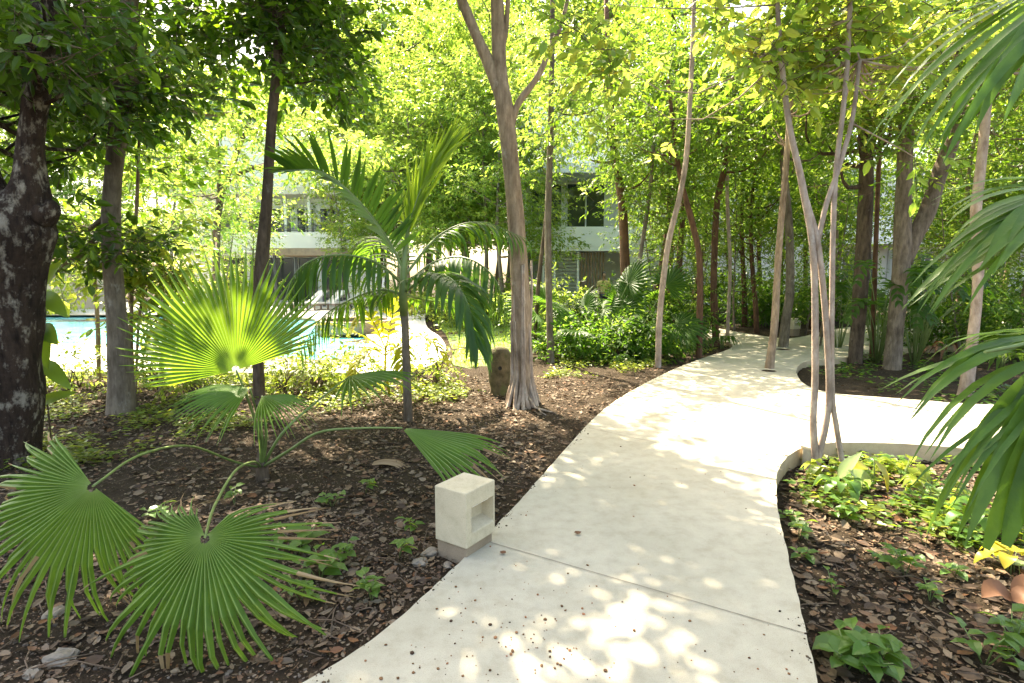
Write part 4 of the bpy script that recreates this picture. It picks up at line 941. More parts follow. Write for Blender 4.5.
# lower frond
ra = [top, at(1100, 330, 2.2), at(1060, 335, 2.05), at(1020, 345, 1.9), at(985, 352, 1.8)]
near_frond(ra, [
    (at(1060, 340, 2.0), at(905, 386, 1.75), .050, .5, (0, -.5, 1)), (at(1030, 346, 1.9), at(915, 372, 1.9), .035, .3, (0, -.3, 1)),
    (at(1070, 352, 1.95), at(922, 425, 1.7), .042, .6, (0, -.5, 1)), (at(1080, 364, 1.9), at(932, 462, 1.68), .040, .6, (.2, -.6, 1)),
    (at(1080, 378, 1.85), at(945, 482, 1.62), .034, .5, (.2, -.7, 1)), (at(1075, 385, 1.8), at(925, 470, 1.7), .026, .4, (.2, -.7, 1)),
    (at(1050, 375, 1.75), at(960, 538, 1.62), .072, .4, (-.35, -1, .3)), (at(1055, 380, 1.7), at(983, 542, 1.63), .076, .3, (.1, -1, .25)),
    (at(1060, 385, 1.68), at(1004, 540, 1.62), .074, .3, (-.3, -1, .2)), (at(1068, 390, 1.66), at(1024, 536, 1.61), .074, .3, (.2, -1, .2)), (at(1075, 395, 1.66), at(1045, 530, 1.6), .07, .3, (-.1, -1, .2)), (at(1090, 350, 2.0), at(960, 330, 2.2), .04, .5, (0, -.4, 1))], 1)
# middle frond
rbb = [top, at(1110, 225, 2.2), at(1070, 205, 2.0), at(1030, 195, 1.9)]
near_frond(rbb, [
    (at(1050, 195, 2.0), at(925, 300, 1.9), .042, .4, (-.3, -.7, 1)), (at(1060, 205, 1.95), at(930, 285, 1.95), .044, .5, (-.3, -.6, 1)),
    (at(1060, 215, 1.9), at(955, 262, 1.9), .044, .4, (-.2, -.6, 1)), (at(1050, 190, 2.05), at(940, 240, 2.1), .044, .6, (0, -.4, 1)),
    (at(1050, 185, 2.1), at(938, 200, 2.2), .046, .5, (0, -.3, 1)), (at(1060, 180, 2.1), at(955, 180, 2.3), .044, .4, (0, -.25, 1)), (at(1070, 225, 1.9), at(930, 296, 2.05), .03, .3, (-.2, -.6, 1)),
    (at(1040, 200, 1.9), at(985, 245, 1.8), .05, .4, (0, -.6, 1)), (at(1050, 200, 1.95), at(928, 293, 1.8), .03, .4, (-.4, -.8, .8)), (at(1055, 203, 1.9), at(942, 272, 1.85), .035, .4, (-.2, -.6, 1)), (at(1050, 192, 2.0), at(950, 222, 2.0), .038, .5, (-.1, -.5, 1)), (at(1060, 210, 1.85), at(975, 258, 1.75), .045, .4, (0, -.7, 1))], 1)
# top frond
rc = [top, at(1120, 40, 2.2), at(1080, 0, 2.1), at(1040, -20, 2.0)]
near_frond(rc, [
    (at(1060, 20, 1.9), at(935, 150, 1.85), .062, .5, (-.3, -1, .3)), (at(1060, 0, 1.9), at(905, 148, 1.95), .034, .5, (-.3, -.8, .7)),
    (at(1050, -10, 2.0), at(885, 128, 2.1), .034, .5, (-.3, -.7, .8)), (at(1045, -15, 2.0), at(880, 90, 2.15), .036, .6, (-.2, -.5, 1)),
    (at(1050, 5, 1.95), at(970, 120, 1.8), .07, .5, (0, -1, .3)), (at(1040, -12, 2.1), at(885, 42, 2.3), .036, .5, (-.1, -.4, 1)), (at(1060, 30, 1.9), at(1000, 110, 1.75), .06, .5, (.1, -1, .3))], 1)

rg2 = random.Random(8)
for a, e in ((15, .8), (-35, .5), (-80, .9), (-125, .6), (55, 1.0), (-10, 1.3)):
    d = Vector((math.cos(R(a)), math.sin(R(a)), 0)); tp = Vector((0, .02, 1.75))
    feather_frond([tp, tp + d * .5 + Vector((0, 0, .55 * e)), tp + d * 1.1 + Vector((0, 0, .6 * e)), tp + d * 1.7 + Vector((0, 0, .1 * e))], 26, .6, .045, .7, rng=rg2, r0=.018).build('frond', [M['feather_near'], M['stem']], npm)

# ================================================================== SMALL BUILT THINGS
def bollard(loc, rz, label, sx=.235, sy=.30, h=.43, fh=.14, scale=1.0):
    o = empty('bollard_light', loc, label, 'bollard light', 'concrete bollard lights along the path', rz); o.scale = (scale,) * 3
    f = MB(); f.box((-sx / 2 + .004, -sy / 2 + .012, -.15), (sx / 2 - .012, sy / 2 - .012, fh)); f.build('footing', M['footing'], o, bevel=.006)
    # cast head with a recess in its +X face
    b = MB(); x0, x1, y0, y1, z0, z1 = -sx / 2, sx / 2, -sy / 2, sy / 2, fh + .001, h; ry0, ry1, rz0, rz1 = -sy / 2 + .05, sy / 2 - .012, fh + .075, h - .10; dp = .085
    vs = [(x0, y0, z0), (x1, y0, z0), (x1, y1, z0), (x0, y1, z0), (x0, y0, z1), (x1, y0, z1), (x1, y1, z1), (x0, y1, z1),
          (x1, ry0, rz0), (x1, ry1, rz0), (x1, ry1, rz1), (x1, ry0, rz1), (x1 - dp, ry0 + .01, rz0 + .035), (x1 - dp, ry1 - .01, rz0 + .035), (x1 - dp, ry1 - .01, rz1), (x1 - dp, ry0 + .01, rz1)]
    fs = [(0, 3, 2, 1), (4, 5, 6, 7), (0, 1, 5, 4), (2, 3, 7, 6), (3, 0, 4, 7), (1, 2, 9, 8), (2, 6, 10, 9), (6, 5, 11, 10), (5, 1, 8, 11),
          (8, 9, 13, 12), (9, 10, 14, 13), (10, 11, 15, 14), (11, 8, 12, 15), (12, 13, 14, 15)]
    b.add(vs, fs); b.build('head', M['cast'], o, bevel=.007)
    l = MB(); l.box((x1 - dp + .02, ry0 + .03, rz1 - .012), (x1 - .02, ry1 - .03, rz1 - .003)); l.build('lamp', M['white'], o)
    return o
bl = gp(466, 562, -.06)
bollard(Vector((bl.x - .01, bl.y + .10, -.07)), R(-34), 'square cream concrete bollard light with a recessed slot beside the near path', sx=.235, sy=.275, h=.455, fh=.125)
b2 = gp(793, 333, 0); bollard(Vector((b2.x, b2.y, -.02)), R(-60), 'small far bollard light behind the grey-brown trunk on the path')
b3 = gp(809, 468, Z_BED); p = MB()
p.box((-.045, -.045, -.1), (.045, .045, .185)); p.box((-.06, -.06, .186), (.06, .06, .215))
o = p.build('concrete_post', M['cast'], None, Vector((b3.x, b3.y, Z_BED)), bevel=.006); o.rotation_euler = (0, 0, .5)
tag(o, 'squat concrete post in the bed corner against the three stems', 'post')

# mossy stone
sb = gp(502, 396, -.05); Ys = sb.y + .12; st = MB(); n = 22; prof = [(.0, .125, .10), (.12, .13, .11), (.22, .155, .12), (.36, .17, .12), (.50, .165, .12), (.60, .15, .11), (.67, .115, .09), (.70, .06, .05), (.705, .005, .005)]
vs = []
for z, rx, ry in prof:
    for j in range(n):
        a = 2 * math.pi * j / n; k = 1 + .10 * mnoise.noise(Vector((math.cos(a) * 1.5, math.sin(a) * 1.5, z * 4)))
        vs.append((math.cos(a) * rx * k, math.sin(a) * ry * k, z - .03))
st.add(vs, [(i * n + j, i * n + (j + 1) % n, (i + 1) * n + (j + 1) % n, (i + 1) * n + j) for i in range(len(prof) - 1) for j in range(n)], 0, True)
so_ = empty('standing_stone', (at(501, 396, Ys).x - .01, Ys, -.05), 'mossy upright stone with a dark hole, leaning against the forked tree', 'stone')
st.build('stone', M['moss_stone'], so_)
hl = MB(); hl.add([(math.cos(2 * math.pi * j / 14) * .026, -.137 - .002 * (j % 2), .39 + math.sin(2 * math.pi * j / 14) * .028) for j in range(14)] + [(0, -.125, .39)], [(j, (j + 1) % 14, 14) for j in range(14)]); hl.build('hole', M['black'], so_)  # near-black disc on the stone face, the hole's inner shade put into its colour

# ================================================================== PERSON (seen over the shrubs)
def skin_mesh(name, J, edges, mat, parent, sub=2):
    me = bpy.data.meshes.new(name); me.from_pydata([j[:3] for j in J], edges, []); o = bpy.data.objects.new(name, me); link(o)
    o.modifiers.new('s', 'SKIN'); o.modifiers.new('u', 'SUBSURF').levels = sub
    for i, j in enumerate(J): r = j[3]; me.skin_vertices[0].data[i].radius = r if isinstance(r, tuple) else (r, r)
    me.skin_vertices[0].data[0].use_root = True
    dg = bpy.context.evaluated_depsgraph_get(); m2 = bpy.data.meshes.new_from_object(o.evaluated_get(dg)); bpy.data.objects.remove(o)
    m2.materials.clear(); m2.materials.append(mat); m2.polygons.foreach_set('use_smooth', [True] * len(m2.polygons)); o = bpy.data.objects.new(name, m2); link(o, parent); return o
yq = 22.6; pp = Vector((at(604, 275, yq).x, yq, -.03)); pe = empty('person', pp, 'person with dark hair in a yellow top standing behind the fan palm clump', 'person')
J = [(0, 0, .95, (.15, .10)), (0, .01, 1.15, (.14, .10)), (0, .01, 1.36, (.17, .105)), (0, 0, 1.47, .055), (0, -.01, 1.53, .05), (0, -.015, 1.60, (.075, .09)), (0, -.01, 1.68, (.075, .09)), (0, 0, 1.74, .045),
     (.19, .01, 1.38, .06), (.24, .0, 1.10, .045), (.22, -.12, .90, .032), (.21, -.16, .84, .035), (-.19, .01, 1.38, .06), (-.24, 0, 1.10, .045), (-.22, -.12, .90, .032), (-.21, -.16, .84, .035),
     (.09, 0, .88, .09), (.10, -.01, .48, .06), (.10, .02, .09, .04), (.10, -.13, .04, .035), (-.09, 0, .88, .09), (-.10, -.01, .48, .06), (-.10, .02, .09, .04), (-.10, -.13, .04, .035), (0, -.11, 1.615, .014)]
skin_mesh('body', J, [(0, 1), (1, 2), (2, 3), (3, 4), (4, 5), (5, 6), (6, 7), (2, 8), (8, 9), (9, 10), (10, 11), (2, 12), (12, 13), (13, 14), (14, 15), (0, 16), (16, 17), (17, 18), (18, 19), (0, 20), (20, 21), (21, 22), (22, 23), (5, 24)], M['skin'], pe)
skin_mesh('shirt', [(0, .0, .88, (.175, .125)), (0, .01, 1.15, (.16, .12)), (0, .01, 1.36, (.19, .125)), (0, 0, 1.44, .075), (.20, .01, 1.38, .075), (.245, 0, 1.15, .062), (-.20, .01, 1.38, .075), (-.245, 0, 1.15, .062)], [(0, 1), (1, 2), (2, 3), (2, 4), (4, 5), (2, 6), (6, 7)], M['shirt'], pe)
skin_mesh('hair', [(0, .03, 1.58, (.08, .07)), (0, .02, 1.68, (.09, .095)), (0, .0, 1.75, (.08, .085)), (0, -.03, 1.775, .05)], [(0, 1), (1, 2), (2, 3)], M['hair'], pe)
skin_mesh('trousers', [(0, 0, .92, (.165, .115)), (.09, 0, .86, .10), (.10, -.01, .48, .075), (.10, .02, .12, .06), (-.09, 0, .86, .10), (-.10, -.01, .48, .075), (-.10, .02, .12, .06)], [(0, 1), (1, 2), (2, 3), (0, 4), (4, 5), (5, 6)], M['trouser'], pe)

# ================================================================== SHRUBS
def shrub(name, label, px, py, Y, w, h, mats, weights, seed, n=220, L=.12, group=None, lod=1, wl=.45):
    rng = np.random.default_rng(seed); b = gp(px, py, -.05)
    if Y: b = Vector((px_x(px, Y), Y, -.05))
    o = empty(name, b, label, 'shrub', group); el = [(b.x, b.y, h * .55, w, w * .8, h * .45), (b.x + w * .4, b.y, h * .4, w * .6, w * .6, h * .35), (b.x - w * .5, b.y, h * .35, w * .6, w * .6, h * .3)]
    me, B, C = crown_mesh('foliage', el, 24, n, 7, L, [M[m] for m in mats], weights, rng, b, lod, .8, .25, False, twigs=False, wl=wl)
    t = MB()
    for q in B[:14]: limb_to(t, (rng.normal() * .05, rng.normal() * .05, 0), q - np.array(b), .014, rng, 4, sag=-.05)
    t.build('stem', M['stem_brown'], o); link(bpy.data.objects.new('foliage', me), o); return o
def fan_clump(px, Y, h, nf, Rd, label, seed, mat='fan_dark', group=None):
    rg = random.Random(seed); b = Vector((px_x(px, Y), Y, -.05)); o = empty('fan_palm_clump', b, label, 'palm plant', group)
    for k in range(nf):
        a = rg.uniform(0, 6.28); el = rg.uniform(.25, 1.2); d = Vector((math.cos(a) * math.cos(el), math.sin(a) * math.cos(el), math.sin(el))); L = h * rg.uniform(.5, 1.0)
        hub = d * L; hub.z = max(.25, hub.z); m = frame(hub, (d + Vector((0, 0, -.35))), Vector((0, -.5, 1)) + Vector((rg.uniform(-.5, .5), rg.uniform(-.5, .3), 0)))
        f = fan_blade(m, Rd * rg.uniform(.8, 1.15), 20, 230, seed=seed * 50 + k, cup=.15, droop=.3, fold=.12).build('frond', [M['leaf_shrub'], M['dry'], M['leaf_mid']], o)
        petiole([Vector((0, 0, .05)), hub * .5 + Vector((0, 0, .1)), hub], .012, .007).build('petiole', M['stem'], f)
    return o
fan_clump(572, 12.4, 1.5, 12, .6, 'dark fan palm clump nearest the thin stem behind the forked tree', 61, group='fan palms left of the path')
fan_clump(600, 12.0, 1.75, 14, .65, 'dark fan palm clump directly in front of the white balcony', 62, group='fan palms left of the path')
fan_clump(632, 12.4, 1.7, 12, .6, 'dark fan palm clump beside the reddish trunk', 63, group='fan palms left of the path')
fan_clump(655, 14.5, 1.4, 8, .5, 'dark fan palm clump at the back, behind the pale leaning trunk', 64, group='fan palms left of the path')
k = 0
for px, Y, w, h, lb in ((545, 13.5, .8, 1.5, 'bright leafy shrub behind the thin stem of the lawn edge'), (590, 14.5, .9, 1.0, 'leafy shrub hidden low among the fan palms'), (648, 11.6, .5, .55, 'low leafy shrub at the foot of the pale leaning trunk'),
                        (616, 11.2, .7, .5, 'low shrub in front of the fan palms by the soil'), (676, 13.6, .7, 1.1, 'dense dark shrub behind the brown trunk on the soil tongue'), (575, 11.2, .6, .45, 'low ferny shrub in front of the leftmost fan palm')):
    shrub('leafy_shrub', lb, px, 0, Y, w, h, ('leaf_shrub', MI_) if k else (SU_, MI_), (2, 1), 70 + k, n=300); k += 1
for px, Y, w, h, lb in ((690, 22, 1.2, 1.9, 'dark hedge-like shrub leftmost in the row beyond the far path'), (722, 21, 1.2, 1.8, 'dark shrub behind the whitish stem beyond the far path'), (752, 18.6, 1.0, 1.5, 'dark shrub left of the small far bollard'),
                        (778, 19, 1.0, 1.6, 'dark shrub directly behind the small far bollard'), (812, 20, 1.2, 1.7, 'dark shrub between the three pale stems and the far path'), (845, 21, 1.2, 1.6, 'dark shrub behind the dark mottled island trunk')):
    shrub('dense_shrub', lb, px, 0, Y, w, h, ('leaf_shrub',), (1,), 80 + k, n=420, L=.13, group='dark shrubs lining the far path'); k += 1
for px, Y, w, h, lb in ((925, 13.2, 1.0, 1.3, 'leafy green shrub right of the forked island trunk'), (960, 14, 1.1, 1.5, 'leafy green shrub behind the pinkish peeling trunk'), (1005, 11.5, 1.0, 1.2, 'leafy green shrub by the right edge beyond the island'), (1040, 13, 1.3, 1.7, 'tall leafy shrub at the far right beyond the island'), (990, 18, 1.3, 1.9, 'tall shrub far behind the pinkish trunk')):
    shrub('leafy_shrub', lb, px, 0, Y, w, h, (MI_, 'leaf_shrub'), (1, 1), 90 + k, n=380); k += 1
for px, Y, w, h, lb in ((45, 23.5, .9, 1.2, 'sunlit shrub before the tan wall left of the palms'), (395, 24, 1.5, 1.5, 'sunlit shrub bank behind the feather palm beyond the pool'), (440, 21, 1.3, 1.3, 'sunlit shrub at the back of the lawn'), (480, 18.5, 1.2, 1.2, 'sunlit shrub on the lawn behind the mossy stone'), (515, 20, 1.2, 1.6, 'sunlit shrub behind the forked tan trunk'), (228, 30, 1.2, 2.2, 'sunlit shrub before the left end of the poolside building')):
    shrub('sunlit_shrub', lb, px, 0, Y, w, h, (SU_, LI_), (2, 1), 100 + k, n=420, L=.13); k += 1

for px, Y, w, h, lb in ((72, 8.3, .35, .4, 'low lime shrub at the deck edge beside the lichen trunk'), (160, 8.2, .40, .75, 'lime shrub at the deck edge right of the grey trunk'), (200, 7.6, .35, .55, 'small lime shrub behind the left tips of the upright fan'), (318, 8.0, .36, .5, 'lime shrub at the deck edge left of the feather palm'),
                        (362, 8.3, .34, .5, 'lime shrub at the deck edge under the yellow palm'), (432, 8.4, .36, .5, 'lime shrub at the curved deck edge right of the feather palm'), (285, 7.9, .3, .45, 'lime shrub hidden behind the right tips of the upright fan')):
    shrub('lime_shrub', lb, px, 0, Y, w, h, (LI_, 'leaf_cover', SU_), (1, 1, 1), 130 + k, n=130, L=.085); k += 1

# broad leaved plants on the island (large dark arching leaves)
def big_leaf(mb, p0, mid, tip, w, mi=0, up=Vector((0, -.3, 1)), lobes=0):
    sp = spline([p0, mid, tip], 9); vs = []; pr = [.05, .55, .85, 1.0, .97, .85, .62, .35, .02]
    for i, q in enumerate(sp):
        t = Vector(sp[min(8, i + 1)] - sp[max(0, i - 1)]).normalized(); x = t.cross(up).normalized(); n = x.cross(t); hw = w / 2 * pr[i]
        if lobes and i % 2: hw *= .45
        vs += [Vector(q) - x * hw + n * hw * .25, Vector(q), Vector(q) + x * hw + n * hw * .25]
    fs = []
    for i in range(8): a = 3 * i; fs += [(a, a + 1, a + 4, a + 3), (a + 1, a + 2, a + 5, a + 4)]
    mb.add(vs, fs, mi, True)
def broad_plant(name, label, cat, loc, n, h, ll, lw, mat, seed, lobes=0, group=None, upright=.6):
    rg = random.Random(seed); o = empty(name, loc, label, cat, group); st = MB(); lf = MB()
    for k in range(n):
        a = rg.uniform(0, 6.28); d = Vector((math.cos(a), math.sin(a), 0)); hh = h * rg.uniform(.45, 1.0); r = h * rg.uniform(.15, .5)
        e = d * r + Vector((0, 0, hh)); st.tube([Vector((d.x * .04, d.y * .04, -.03)), d * r * .35 + Vector((0, 0, hh * .6)), e], [min(.011, .012 * h), min(.009, .009 * h), min(.007, .006 * h)], 5)
        L = ll * rg.uniform(.7, 1.1)
        if lobes:
            f = feather_frond([e, e + d * L * .45 + Vector((0, 0, L * .18)), e + d * L * .95 + Vector((0, 0, -L * .3))], 8, lw * .62, .075, .5, ang=62, rng=rg, r0=.006, vee=.15, start=.05); lf.add(f.v, f.f, 0, True); continue
        big_leaf(lf, e, e + d * L * .5 + Vector((0, 0, L * .12 * upright)), e + d * L * .9 + Vector((0, 0, -L * .45)), lw * rg.uniform(.8, 1.1), 0, Vector((0, 0, 1)), lobes)
    st.build('stem', M['stem'], o); lf.build('foliage', M[mat], o); return o
broad_plant('philodendron', 'broad leaved climber with large lobed leaves between the island trunks', 'plant', gp(876, 362, -.1), 24, 2.1, .75, .40, 'leaf_shrub', 5, 1)
broad_plant('philodendron', 'large leaved plant climbing the right side of the forked island trunk', 'plant', gp(914, 364, -.1), 22, 1.9, .75, .4, 'leaf_shrub', 6, 1)
broad_plant('philodendron', 'large leaved plant left of the dark mottled island trunk', 'plant', gp(838, 352, -.1), 14, 1.5, .6, .34, 'leaf_shrub', 7, 1)
broad_plant('bromeliad', 'reddish rosette plant low on the island beside the pinkish trunk', 'plant', gp(945, 362, -.1), 16, .35, .4, .06, 'rust_leaf', 8)
broad_plant('bromeliad', 'green rosette plant at the right end of the island', 'plant', gp(1002, 368, -.1), 16, .35, .45, .07, 'leaf_mid', 9)
broad_plant('fern', 'low fern at the tip of the soil tongue', 'plant', gp(722, 349, -.05), 14, .35, .35, .08, 'leaf_shrub', 10)
# lit plants in the near bed
nbp = gp(872, 492, Z_BED)
pw = empty('broad_leaf_plant', nbp, 'plant with one white and two yellow broad leaves in the near bed', 'plant'); s_ = MB(); l1 = MB(); l2 = MB()
def rl(px, py, Y): return at(px, py, Y) - nbp
Y0 = nbp.y
big_leaf(l1, rl(838, 478, Y0), rl(848, 466, Y0 - .06), rl(862, 452, Y0 - .1), .11, 0, Vector((-.4, -.6, 1))); big_leaf(l1, rl(862, 492, Y0), rl(862, 480, Y0 - .05), rl(848, 470, Y0 - .12), .16, 0, Vector((0, -.8, .6)))
big_leaf(l2, rl(874, 460, Y0), rl(884, 474, Y0 - .06), rl(888, 496, Y0 - .1), .10, 0, Vector((.6, -.8, .3))); big_leaf(l2, rl(868, 468, Y0 + .05), rl(858, 466, Y0 + .02), rl(846, 474, Y0), .10, 0, Vector((0, -.6, 1)))
for e in ((838, 478), (862, 492), (874, 460), (868, 468)): s_.tube([Vector((0, 0, -.04)), (rl(*e, Y0) * .5) + Vector((.01, 0, .03)), rl(*e, Y0)], [.006, .005, .004], 5)
s_.build('stem', M['stem'], pw); l1.build('pale_leaf', M['leaf_pale'], pw); l2.build('yellow_leaf', M['leaf_yellow'], pw)
for i, (px, py, h, mt, lb) in enumerate(((935, 512, .24, 'leaf_lime', 'lime broad leaved plant in the near bed left of the drooping palm leaflets'), (978, 538, .22, 'leaf_seed', 'green broad leaved plant in the bed under the drooping palm leaflets'), (905, 482, .22, 'leaf_lime', 'yellow-green leafy plant by the back curb of the near bed'),
        (842, 500, .18, 'leaf_seed', 'low leafy plant in front of the white and yellow leaved plant'), (1012, 575, .2, 'leaf_yellow', 'yellowing broad leaved plant beside the large pale leaf at the right edge'), (822, 482, .16, 'leaf_lime', 'small lime plant at the foot of the three slim stems'))):
    broad_plant('bed_plant', lb, 'plant', gp(px, py, Z_BED), 11, h, .15, .085, mt, 400 + i)
# large round leaved creeper on the lichen trunk
vb = gp(52, 446, -.05); Yv = vb.y - .05; vn = empty('climbing_vine', vb, 'broad leaved climbing vine hanging against the lichen trunk', 'vine'); s_ = MB(); lf = MB()
s_.tube([Vector((0, 0, -.03)), at(46, 390, Yv) - vb, at(42, 330, Yv) - vb, at(40, 280, Yv) - vb], [.008, .007, .006, .005], 6)
for a, b, w in (((44, 292), (68, 318), .15), ((46, 285), (62, 262), .11), ((42, 325), (58, 345), .16), ((40, 318), (48, 370), .17), ((44, 360), (72, 390), .14), ((36, 405), (78, 392), .10), ((20, 365), (-2, 380), .10), ((10, 360), (26, 378), .09), ((46, 300), (30, 330), .13)):
    p0 = at(*a, Yv - .08) - vb; p1 = at(*b, Yv - .16) - vb; big_leaf(lf, p0, (p0 + p1) * .5 + Vector((0, -.02, .02)), p1, w, 0, Vector((.2, -1, .35)))
s_.build('stem', M['stem_brown'], vn); lf.build('foliage', M['leaf_seed'], vn)
# hanging dry stick at the pool side
# ================================================================== GROUND THINGS
def surf_z(P): return soil_z_arr(P)
def seedling_mesh(seed, n=8, h=.12, L=.075, mat='leaf_seed'):
    rng = np.random.default_rng(seed); ex = MB(); P = []; D = []; N = []
    for k in range(max(2, n // 4)):
        a = rng.random() * 6.28; r = .05 * rng.random(); top = np.array([math.cos(a) * (r + .04), math.sin(a) * (r + .04), h * (.6 + .5 * rng.random())])
        ex.tube([(0, 0, -.02), tuple(top * .55 + np.array([.005, 0, .01])), tuple(top)], [.003, .0025, .002], 4, 1)
        for j in range(4):
            b = a + j * 1.7 + rng.random() * .5; f = .55 + .15 * j; P.append(top * min(1, f)); D.append((math.cos(b), math.sin(b), .15 - .3 * rng.random())); N.append((rng.normal() * .25, rng.normal() * .25, 1))
    P = np.array(P); D = np.array(D); N = np.array(N); LL = L * (.7 + .6 * rng.random(len(P)))
    v, FF, k = leaf_arrays(P, D, N, LL, LL * .58, 0, -.3)
    return cloud_mesh('seedling', [(v, FF, k, 0)], [M[mat], M['stem']], ex)
SM = [seedling_mesh(200 + i, 8 + 4 * (i % 3), .10 + .03 * (i % 4), .07 + .012 * (i % 3)) for i in range(7)]
rs = random.Random(9)
def seedling(px, py, z, label, sc=1.0, i=None, group='seedlings sprouting in the soil'):
    b = gp(px, py, z); b.z = float(surf_z(np.array([[b.x, b.y]]))[0]) + .003
    o = bpy.data.objects.new('seedling', SM[rs.randrange(7) if i is None else i]); o.location = b; o.rotation_euler = (0, 0, rs.uniform(0, 6.28)); o.scale = (sc,) * 3; link(o); tag(o, label, 'seedling', group)
for px, py, sc, lb in ((235, 505, .9, 'tiny seedling behind the hub of the lowest fan leaf'), (372, 600, .8, 'tiny seedling beside the path edge below the bollard'), (455, 455, 1.0, 'seedling just beyond the horizontal palm leaf'), (345, 560, .8, 'tiny seedling on bare soil left of the bollard'), (160, 520, 1.0, 'seedling between the two lower fan leaves'), (298, 552, 1.7, 'largest leafy seedling, right of the lower fan leaf'), (320, 578, 1.2, 'small seedling just below the largest one near the lower fan'), (398, 556, 1.1, 'seedling on the soil left of the near bollard'), (415, 532, .9, 'tiny seedling close behind the near bollard footing'),
                       (365, 492, 1.0, 'small seedling under the horizontal palm leaf'), (332, 505, .9, 'small seedling on dark soil between the fan palm foot and the bollard'), (300, 600, .9, 'tiny seedling near the path edge by the lower fan')):
    seedling(px, py, -.05, lb, sc)
for px, py, sc in ((846, 668, 1.5), (862, 672, 1.3), (880, 660, 1.0), (905, 575, 1.0), (930, 600, .9), (945, 520, 1.3), (920, 512, 1.1), (985, 662, 1.3), (1010, 655, 1.2), (800, 540, 1.2), (792, 520, 1.1), (806, 562, 1.0), (835, 600, .8), (872, 560, .8), (845, 520, 1.0), (970, 545, 1.2), (900, 480, 1.1), (845, 485, 1.2), (925, 545, .9), (955, 575, 1.0)):
    seedling(px, py, Z_BED, 'small green seedling among the fallen leaves of the near bed', sc, group='seedlings in the near bed')

def clustered(P, thr, sc, rng):
    v = np.array([mnoise.noise(Vector((x * sc, y * sc, 7.7))) for x, y in P]); return P[v + rng.normal(size=len(P)) * .12 > thr]
# stuff scattered over the soil
def scatter(n, poly_px, z, rng, dens=None):
    poly = np.array([gp(x, y, z).xy for x, y in poly_px]); lo, hi = poly.min(0), poly.max(0); P = lo + rng.random((n * 3, 2)) * (hi - lo)
    P = P[inpoly(P, poly)][:n]; return P
def off_path(P, m=.0):
    on = inpoly(P, OUTER) & ~inpoly(P, ISLEP); return P[~on]
LEFT = [(-500, 683), (-500, 376), (430, 376), (600, 372), (735, 345), (600, 430), (480, 560), (250, 720)]
BEDPX = [(776, 470), (800, 448), (1024, 458), (1200, 480), (1200, 760), (830, 760)]
rng = np.random.default_rng(77)
def litter_mesh(P, rng, L0, L1, name, mats, tilt=.42):
    z = surf_z(P); n = len(P); a = rng.random(n) * 6.28; D = np.stack([np.cos(a), np.sin(a), rng.normal(size=n) * .12], 1); N = np.stack([rng.normal(size=n) * tilt, rng.normal(size=n) * tilt, np.ones(n)], 1)
    LL = L0 + (L1 - L0) * rng.random(n) ** 2.6; pos = np.stack([P[:, 0], P[:, 1], z + .006 + rng.random(n) * .012], 1)
    v, FF, k = leaf_arrays(pos, D, N, LL, LL * (.35 + .3 * rng.random(n)), 0, (rng.random(n) - .25) * 1.1)
    return cloud_mesh(name, [(v, FF, k, 0)], mats)
P1 = off_path(np.concatenate([clustered(scatter(14000, LEFT, -.05, rng), -.15, 1.7, rng), scatter(2500, LEFT, -.05, rng), clustered(scatter(14000, [(-300, 470), (-100, 380), (430, 378), (600, 374), (640, 390), (560, 450), (430, 520), (250, 520)], -.05, rng), -.28, 2.2, rng), scatter(1500, [(300, 683), (470, 560), (600, 430), (420, 420), (250, 470), (230, 683)], -.05, rng)])); P2 = scatter(6500, BEDPX, Z_BED, rng); P2 = P2[inpoly(P2, BEDP)]
P1 = np.concatenate([P1, off_path(scatter(1500, [(-80, 700), (-80, 540), (300, 500), (480, 555), (290, 700)], -.05, rng))])
P3 = np.concatenate([isl for isl in [ISLEP.min(0) + rng.random((1400, 2)) * (ISLEP.max(0) - ISLEP.min(0))]]); P3 = P3[inpoly(P3, ISLEP)]
NEARL = [(300, 683), (480, 560), (620, 420), (420, 400), (250, 440), (120, 683)]
P4 = off_path(scatter(1100, NEARL, -.05, rng))
me = litter_mesh(np.concatenate([P1, P3]), rng, .018, .085, 'fallen_leaves', [M['litter']])
tag(link(bpy.data.objects.new('fallen_leaves', me)), 'dry brown fallen leaves strewn over the dark soil left of the path', 'leaf litter', kind='stuff')
me = litter_mesh(np.concatenate([P2]), rng, .02, .105, 'fallen_leaves', [M['litter']])
tag(link(bpy.data.objects.new('fallen_leaves', me)), 'larger dry fallen leaves carpeting the near planting bed', 'leaf litter', kind='stuff')
# fine mulch: small broken bits
PM = np.concatenate([off_path(clustered(scatter(36000, [(-300, 700), (-300, 400), (200, 392), (600, 374), (735, 346), (600, 430), (480, 560), (280, 720)], -.05, rng), -.4, 1.9, rng)), scatter(7000, BEDPX, Z_BED, rng), off_path(scatter(6500, [(-80, 700), (-80, 540), (300, 500), (480, 555), (290, 700)], -.05, rng))])
tag(link(bpy.data.objects.new('mulch', litter_mesh(PM, rng, .008, .032, 'mulch', [M['litter']], .6))), 'fine dark mulch of broken leaves over the soil', 'mulch', kind='stuff')
# twigs
tw = MB()
for p in np.concatenate([P1[::60], P1[-1500::18], P2[:160]]):
    z = float(surf_z(p[None])[0]); a = rng.random() * 6.28; L = .08 + .3 * rng.random() ** 2; d = np.array([math.cos(a), math.sin(a)]) * L
    tw.tube([(p[0], p[1], z + .012), (p[0] + d[0] * .5 + rng.normal() * .02, p[1] + d[1] * .5 + rng.normal() * .02, z + .03), (p[0] + d[0], p[1] + d[1], z + .012)], [.004, .0035, .002], 4)
tag(tw.build('fallen_twigs', M['stem_brown']), 'thin dry twigs lying among the fallen leaves', 'twigs', kind='stuff')
